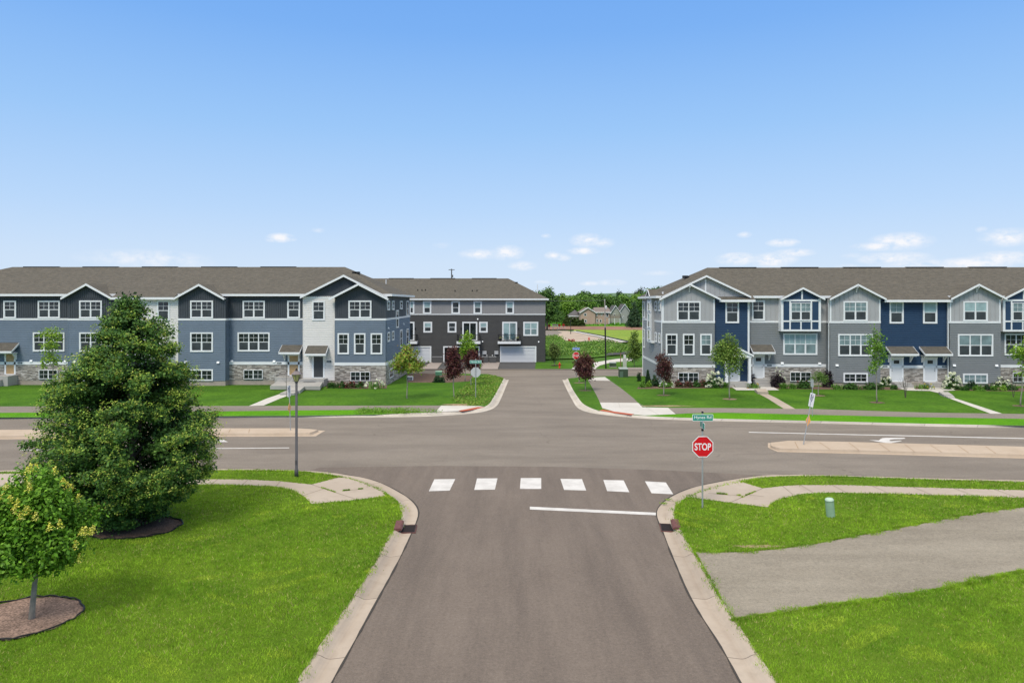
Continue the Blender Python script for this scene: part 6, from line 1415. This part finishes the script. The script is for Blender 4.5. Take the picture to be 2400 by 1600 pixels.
scatter([(1240, 793), (1308, 795), (1326, 806), (1380, 805), (1425, 806), (1462, 810), (1520, 812), (1520, 826), (1440, 828), (1380, 833), (1320, 832), (1240, 838)], 5200, .8, .42, [(.15, .30, .035), (.20, .36, .05), (.10, .21, .03), (.23, .32, .08), (.13, .25, .05)], 'tall_weeds', 'bright green tall weeds between the sandy ground and the lane', 'weeds', 0, 71, .7)
scatter(WEEDS, 1600, .22, .14, WC+[(.3, .3, .08)], 'weeds', 'rough green weeds on the corner round the back-facing stop sign', 'weeds', .13, 72, .12)
scatter([(1240, 757), (1400, 757), (1560, 757), (1560, 763), (1240, 763)], 1500, .5, 1.2, [(.10, .28, .02), (.13, .33, .03)], 'meadow_growth', 'long bright grass on the bank before the far houses', 'grass', .1, 73, 1.5)
sheet('soil_bank', [(1420, 832), (1425, 827), (1480, 822), (1500, 824), (1480, 829)], .1, mat('dark_soil', (.06, .055, .06), .9))

# grass blades on the near lawns: one object
def blades():
    rng = np.random.default_rng(3); CH = []
    def fill(poly, dens0, exclude=(), dz=.13, ymax=34):
        q = [P(p, dz) for p in poly]; px = np.array([p.x for p in q]); py = np.array([p.y for p in q])
        x0, x1, y0, y1 = max(px.min(), -26), min(px.max(), 26), max(py.min(), 11), min(py.max(), ymax)
        n = int((x1-x0)*(y1-y0)*dens0); X = rng.uniform(x0, x1, n); Y = rng.uniform(y0, y1, n)
        vis = (np.abs(X) < Y*.76+.6); dn = rng.uniform(0, 1, n) < np.clip(17/Y, .3, 1)**1.3; k = vis & dn; X, Y = X[k], Y[k]; k = inside(X, Y, px, py)
        for ex in exclude:
            e_ = [P(p, dz) for p in ex]; k &= ~inside(X, Y, np.array([p.x for p in e_]), np.array([p.y for p in e_]))
        CH.append(np.stack([X[k], Y[k], np.full(k.sum(), dz)], 1))
    fill(LAWN_L, 1150, (WALK_L, RING1, RING2, VERGE_NL)); fill(LAWN_R, 1150, (WALK_R, DRIVE, VERGE_NR)); fill(VERGE_NL, 1100); fill(VERGE_NR, 1100)
    # ragged edges creeping over the kerbs and into joints
    for line, d0 in ((KL_in, 300), (KR_in, 300), (WALK_L+WALK_L[:1], 120), (WALK_R+WALK_R[:1], 120), (DRIVE[:9], 200), (DRIVE[11:18], 200)):
        A, l = resample(smooth_line([P(p, .14) for p in line], 1), 800); A = np.array([v[:] for v in A]); A = A[(A[:, 1] < 34) & (A[:, 1] > 11) & (np.abs(A[:, 0]) < 26)]
        amp = .03+.05*np.abs(np.sin(A[:, 0]*3.1+A[:, 1]*2.3))*np.abs(np.sin(A[:, 1]*.9+A[:, 0]))
        if line in (KL_in, KR_in):                   # the walk ramps meet the kerb without grass
            ppx = CX+F*A[:, 0]/A[:, 1]; A = A[~((A[:, 1] > 24.2) & (((ppx > 800) & (ppx < 898)) | ((ppx > 1622) & (ppx < 1733))))]
        amp = .025+.10*np.clip(np.sin(A[:, 0]*5.1+A[:, 1]*4.3)+.6*np.sin(A[:, 1]*11.3-A[:, 0]*7), 0, 1)
        for _ in range(max(2, int(d0/10))): B_ = A.copy(); B_[:, :2] += rng.normal(size=(len(A), 2))*amp[:, None]; B_[:, :2] += rng.normal(size=(len(A), 2))*.02; B_[:, 2] = .135; CH.append(B_)
    for (a_, b_) in JS[:2]+JS[6:8]:
        A = P(a_, .14); B_ = P(b_, .14); t = rng.uniform(0, 1, 700); t = t[np.sin(t*9+A.x)+.5*np.sin(t*31) > .1]
        CH.append(np.stack([A.x+(B_.x-A.x)*t+rng.normal(0, .02, len(t)), A.y+(B_.y-A.y)*t+rng.normal(0, .02, len(t)), np.full(len(t), .14)], 1))
    for px, py, rr_ in ((1567, 1166, .08), (1556, 1175, .07), (880, 1140, .1), (896, 1152, .1), (842, 1130, .12)):
        c = at(px, py, .13); CH.append(np.stack([c.x+rng.normal(0, rr_, 90), c.y+rng.normal(0, rr_, 90), np.full(90, .06)], 1))
    C = np.vstack(CH); n = len(C); X, Y = C[:, 0], C[:, 1]
    h = .052*rng.uniform(.5, 1.35, n)*(1+.35*np.sin(X*1.3+Y*.7)*np.sin(Y*1.9-X*.5)); w = .006*rng.uniform(.7, 1.4, n)*np.clip(Y/14, 1, 2)
    a = rng.uniform(0, 2*pi, n); lean = rng.uniform(.2, 1.1, n)*h; la = rng.uniform(0, 2*pi, n)
    V = np.empty((n, 3, 3)); V[:, 0] = C; V[:, 1] = C; V[:, 2] = C
    V[:, 0, 0] -= np.cos(a)*w; V[:, 0, 1] -= np.sin(a)*w; V[:, 1, 0] += np.cos(a)*w; V[:, 1, 1] += np.sin(a)*w
    V[:, 2, 0] += np.cos(la)*lean; V[:, 2, 1] += np.sin(la)*lean; V[:, 2, 2] += h
    def nz_(sx_, sy_, p): return np.sin(X*sx_+p+1.7*np.sin(Y*sy_*.6+p))*np.sin(Y*sy_+1.3*np.sin(X*sx_*.8-p))
    big = np.clip(.5+.30*nz_(.55, .7, 1)+.25*nz_(1.7, 1.3, 4)+.2*nz_(4.1, 3.7, 2), 0, 1)[:, None]
    c1 = np.array([.138, .285, .020]); c2 = np.array([.295, .465, .034]); c3 = np.array([.40, .38, .13])
    cc = c1+(c2-c1)*big; dry = (rng.uniform(0, 1, n) < (.06+.10*np.clip(nz_(.9, 1.1, 7), 0, 1)))[:, None]; cc = np.where(dry, c3, cc)
    yel = (np.clip(nz_(2.3, 3.1, 5)*nz_(.4, .5, 9), 0, 1) > .45)[:, None]; cc = np.where(yel, cc*.4+np.array([.42, .54, .05])*.6, cc)*rng.uniform(.72, 1.28, (n, 1))*(1+.16*nz_(6.1, 7.3, 3)+.12*nz_(13, 11, 8))[:, None]
    me = bpy.data.meshes.new('grass'); me.vertices.add(3*n); me.vertices.foreach_set('co', V.ravel()); me.loops.add(3*n); me.loops.foreach_set('vertex_index', np.arange(3*n)); me.polygons.add(n)
    me.polygons.foreach_set('loop_start', np.arange(0, 3*n, 3)); me.polygons.foreach_set('loop_total', np.full(n, 3))
    at_ = me.color_attributes.new('col', 'FLOAT_COLOR', 'POINT'); A = np.ones((3*n, 4)); A[:, :3] = np.repeat(cc, 3, 0); at_.data.foreach_set('color', A.ravel()); me.update(); me.materials.append(M_BLADE)
    o = bpy.data.objects.new('grass', me); COL.objects.link(o); tag(o, 'short bright green grass of the near lawns and verges', 'grass', kind='stuff'); print('blades', n)
blades()
# weeds on far verge edge
scatter([(840, 960), (960, 964), (1040, 966), (960, 969), (840, 971)], 500, .2, .10, WC, 'verge_weeds', 'longer weeds on the far verge left of the pale ramp', 'weeds', .13, 74, .15)

# ------------------------------------------------------------------ far houses and trees
def house(px0, px1, py, yy, label, wall, roofm, H, rh, depth, gable_front=False, wins=(), hip=0):
    q0_ = Vector((X_(px0, yy), yy, 0)); w = X_(px1, yy)-q0_.x; zb = 7.65-(py-HY)*yy/F; e = empty('far_house', (q0_.x, yy, zb), 0, label, 'house', 'houses beyond the meadow')
    MB().box(0, w, 0, depth, -2, H).build('wall', wall, e)
    if gable_front:
        r = MB().add([(-.5, -.5, H-.15), (w/2, -.5, H+rh), (w+.5, -.5, H-.15), (-.5, depth, H-.15), (w/2, depth, H+rh), (w+.5, depth, H-.15)], [(0, 1, 4, 3), (1, 2, 5, 4)]); ro_ = r.build('roof', roofm, e)
        MB().ext([(0, H), (w, H), (w/2, H+rh-.2)], -.02, .05).build('gable_wall', wall, e)
        t = MB()
        for sg in (0, 1): slope_slab(t, (w/2, H+rh+.05), ((-.5, w+.5)[sg], H-.1), .35, -.62, -.5)
        t.build('rake_board', M_WHITE, ro_)
    else:
        r = MB().add([(-.6, -.6, H), (w+.6, -.6, H), (w+.6, depth+.6, H), (-.6, depth+.6, H), (hip, depth/2, H+rh), (w-hip, depth/2, H+rh)], [(0, 1, 5, 4), (1, 2, 5), (2, 3, 4, 5), (3, 0, 4)]); ro_ = r.build('roof', roofm, e)
        MB().box(-.6, w+.6, -.7, -.6, H-.3, H).build('gutter', M_WHITE, ro_)
    for (a_, b_, z0, z1) in wins:
        f = MB().box(a_*w, b_*w, -.08, -.02, z0, z1).build('window', M_WHITE, e); MB().box(a_*w+.15, b_*w-.15, -.1, -.081, z0+.15, z1-.15).build('pane', M_GLASS, f)
    return e
M_TAN = mat('tan_wall', (.43, .30, .235), .8, (.3, .05)); M_RFB = mat('roof_brown', (.20, .165, .145), .9, (.5, .12)); M_RFD = mat('roof_dark', (.10, .095, .095), .9, (.5, .12)); M_GRW = mat('grey_wall', (.33, .34, .33), .8); M_SAGE = mat('sage_wall', (.34, .35, .30), .8)
YH = 300
house(1336, 1362, 749, YH+8, 'low tan garage wing with a dark roof left of the tan house', M_TAN, M_RFD, 1.7, 2.6, 10, hip=2.5)
eh = house(1361, 1394.8, 757, YH, 'tan gabled house with a brown roof beyond the meadow', M_TAN, M_RFB, 4.6, 2.1, 12, True, ((.22, .40, 3.1, 4.2), (.26, .42, .3, 1.5)))
house(1394.8, 1429, 756, YH+1, 'long tan house wing with a brown roof joined to the gabled house', M_TAN, M_RFB, 4.5, 2.0, 11, False, ((.07, .16, 2.9, 4.0), (.4, .48, 3.0, 4.0), (.75, .9, 2.4, 4.2), (.08, .2, .2, 1.6), (.3, .45, .2, 1.4)), 0)
de = empty('deck', (X_(1425, YH-3), YH-3, 7.65-(756-HY)*(YH-3)/F), 0, 'brown raised timber deck right of the long tan wing', 'deck')
M_TIM = mat('deck_timber', (.16, .10, .07), .9); MB().box(0, 5, -2, 2, 2.1, 2.35).build('floor', M_TIM, de)
rl = MB()
for i in range(22): rl.box(i*.235, i*.235+.06, -2, -1.94, 2.35, 3.2)
rl.box(0, 5, -2.02, -1.92, 3.2, 3.3); rl.build('railing', M_TIM, de)
for x in (.2, 2.5, 4.8): MB().box(x-.12, x+.12, -1.9, -1.66, -.5, 2.1).build('post', M_SOFFIT, de)
house(1432, 1453, 753, YH+14, 'pale house with steep grey roof right of the deck', M_SAGE, M_RFD, 3.6, 3.6, 12, True, ((.3, .45, 2.2, 3.4),))
house(1452, 1476, 752, YH+16, 'grey house with a dark roof half hidden by a dark spruce', M_GRW, M_RFD, 3.8, 3.8, 12, True, ((.3, .42, 1, 2.2),))
fe = MB(); a0 = at(1440, 756, 0); 
for i in range(28): fe.box(a0.x+i*.9, a0.x+i*.9+.12, a0.y, a0.y+.1, a0.z, a0.z+1.2)
fe.box(a0.x, a0.x+25, a0.y-.05, a0.y, a0.z+1.0, a0.z+1.12); fe.box(a0.x, a0.x+25, a0.y-.05, a0.y, a0.z+.5, a0.z+.62); fe.build('timber_fence', M_TIM, label='low brown timber fence along the far gardens', cat='fence')
D1 = [(.085, .18, .035), (.11, .22, .04), (.065, .14, .03)]; D2 = [(.16, .30, .035), (.20, .36, .04), (.12, .24, .03)]; D3 = [(.13, .26, .04), (.17, .32, .045), (.095, .20, .035)]; D4 = [(.035, .08, .035), (.05, .10, .04)]
def far_tree(px, w, ty, by, yy, cols, label, seed, n=330, leaves=14, cone=False, group='trees beyond the meadow'):
    s_ = yy/F; X = X_(px, yy); zt = 7.65+(HY-ty)*s_; zb = 7.65+(HY-by)*s_; zb = min(zb, g(yy)) if by > 735 else zb; H = zt-zb; hw = w/2*s_; rr = random.Random(seed)
    B = []
    if cone:
        for k in range(7): f = k/6; B.append((0, 0, H*(.12+.8*f), hw*(1-f*.88), hw*(1-f*.88), H*.09))
    else:
        B.append((0, 0, H*.55, hw*.8, hw*.8, H*.36))
        for k in range(11): a_ = rr.uniform(0, 6.28); zf = rr.uniform(.22, .86); ww = math.sqrt(max(.1, 1-((zf-.5)/.48)**2))*.68; B.append((hw*ww*cos(a_), hw*ww*sin(a_), H*zf, hw*rr.uniform(.26, .42), hw*rr.uniform(.26, .42), H*rr.uniform(.10, .15)))
    ls = .0023*yy*1.05
    tree(label, (X, yy, zb), H, B, n, leaves, ls*.75, ls, cols, H*.022, seed, 'distant_tree' if not cone else 'spruce_tree', 'tree', group, start=.2, bark=M_BARK, nlimb=8, edge=.5, up=.45, asp=.75)
FT = [(1282, 78, 671, 752, 235, D1, 'large dark leafy tree at the right end of the charcoal houses', 0), (1332, 50, 692, 742, 325, D2, 'bright yellow-green drooping tree right of the large dark tree', 0), (1312, 40, 686, 748, 330, D3, 'green tree top filling the gap behind the bright tree', 0),
 (1352, 44, 691, 745, 350, D3, 'round green tree behind the garage wing', 0), (1378, 46, 690.5, 742, 335, D3, 'rounded tree directly behind the tan gabled house', 0), (1371, 60, 684, 735, 430, D1, 'broad dark tree rising highest behind the tan house', 0), (1410, 44, 684, 740, 345, D1, 'tall dark tree behind the long tan wing', 0), (1396, 40, 687, 735, 440, D3, 'tree top between the two tall trees behind the tan house', 0),
 (1444, 42, 693, 742, 345, D1, 'dark tree behind the pale steep-roofed house', 0), (1430, 40, 690, 735, 460, D3, 'green tree top behind the utility pole', 0), (1468, 46, 690, 745, 360, D3, 'mid-green tree above the grey house', 0), (1451, 13, 680, 735, 420, D4, 'dark narrow spruce poking above the far trees', 1), (1486, 34, 707, 752, 270, D4, 'dark blue-green spruce by the grey house', 1),
 (1495, 50, 686, 745, 380, D2, 'lighter green tree right of the far spruce', 0), (1497, 26, 675, 735, 480, [(.10, .13, .09), (.13, .17, .12)], 'thin pale tree standing above the right hillside', 0), (1520, 60, 673, 740, 430, D1, 'dark tree on the right hillside left of the grey houses roof', 0), (1550, 60, 667, 740, 450, D1, 'hillside tree seen just above the grey houses roof edge', 0), (1510, 44, 695, 750, 300, D1, 'dark tree close to the grey houses side wall', 0), (1585, 60, 672, 740, 450, D3, 'hillside tree behind the grey houses roof', 0), (1252, 50, 690, 745, 400, D3, 'tree hidden mostly behind the charcoal houses roof end', 0)]
for i, (px, w, ty, by, yy, cols, lab, cn) in enumerate(FT): far_tree(px, w, ty, by, yy, cols, lab, 200+i, cone=bool(cn), n=620 if w > 35 else 240)
for i, (x0, x1, ty, lab) in enumerate(((1316, 1345, 741, 'wide bush left in the row before the tan house'), (1340, 1360, 744, 'middle bush of the row before the tan house'), (1354, 1372, 748, 'low bush right in the row before the tan house'))): shrub(x0, x1, ty, 764, [(.06, .11, .02), (.045, .085, .02), (.09, .13, .03)], lab, 230+i, group='bushes before the tan house', ls=.9, n=420)
# parked pale vehicle glimpsed beneath the trees is only a white smudge; a low garden car shape
vq = Vector((X_(1307.5, 330), 330, 7.65-(744.5-HY)*330/F)); e = empty('parked_car', vq, 0, 'small white car glimpsed beneath the bright tree', 'car')
MB().ext([(-2.1, .35), (2.1, .35), (2.1, .9), (1.4, 1.0), (.8, 1.5), (-1.2, 1.5), (-1.9, 1.0), (-2.1, .9)], -.85, .85).build('body', mat('car_white', (.8, .8, .8), .3), e)
MB().ext([(-1.1, 1.0), (1.15, 1.0), (.7, 1.42), (-1.0, 1.42)], -.87, .87).build('window', M_GLASS, e)
for x in (-1.3, 1.3): MB().tube([(x, -.88, .33), (x, .88, .33)], .33, 12).build('wheel', M_BLACK, e)
# far hills
hb = MB(); hx = []
for i in range(61):
    X = -900+i*40; hx.append((X, 1400, -3)); hx.append((X, 1500, 7.65+(11+9*sin(i*.31)+5*sin(i*.9+1)+10*max(0, sin((i-28)*.12)))*1500/F))
hb.add(hx, [(2*i, 2*i+2, 2*i+3, 2*i+1) for i in range(60)]); hb.add([(x, 1500+(60 if z < 0 else 0), z) if False else (x, y+(0 if z < 0 else 300), z if z < 0 else z-1) for x, y, z in hx], [(2*i+1, 2*i+3, 2*i+2, 2*i) for i in range(60)])
hb.build('hills', mat('hill_green', (.09, .15, .09), .95, (.02, .2)), kind='structure')
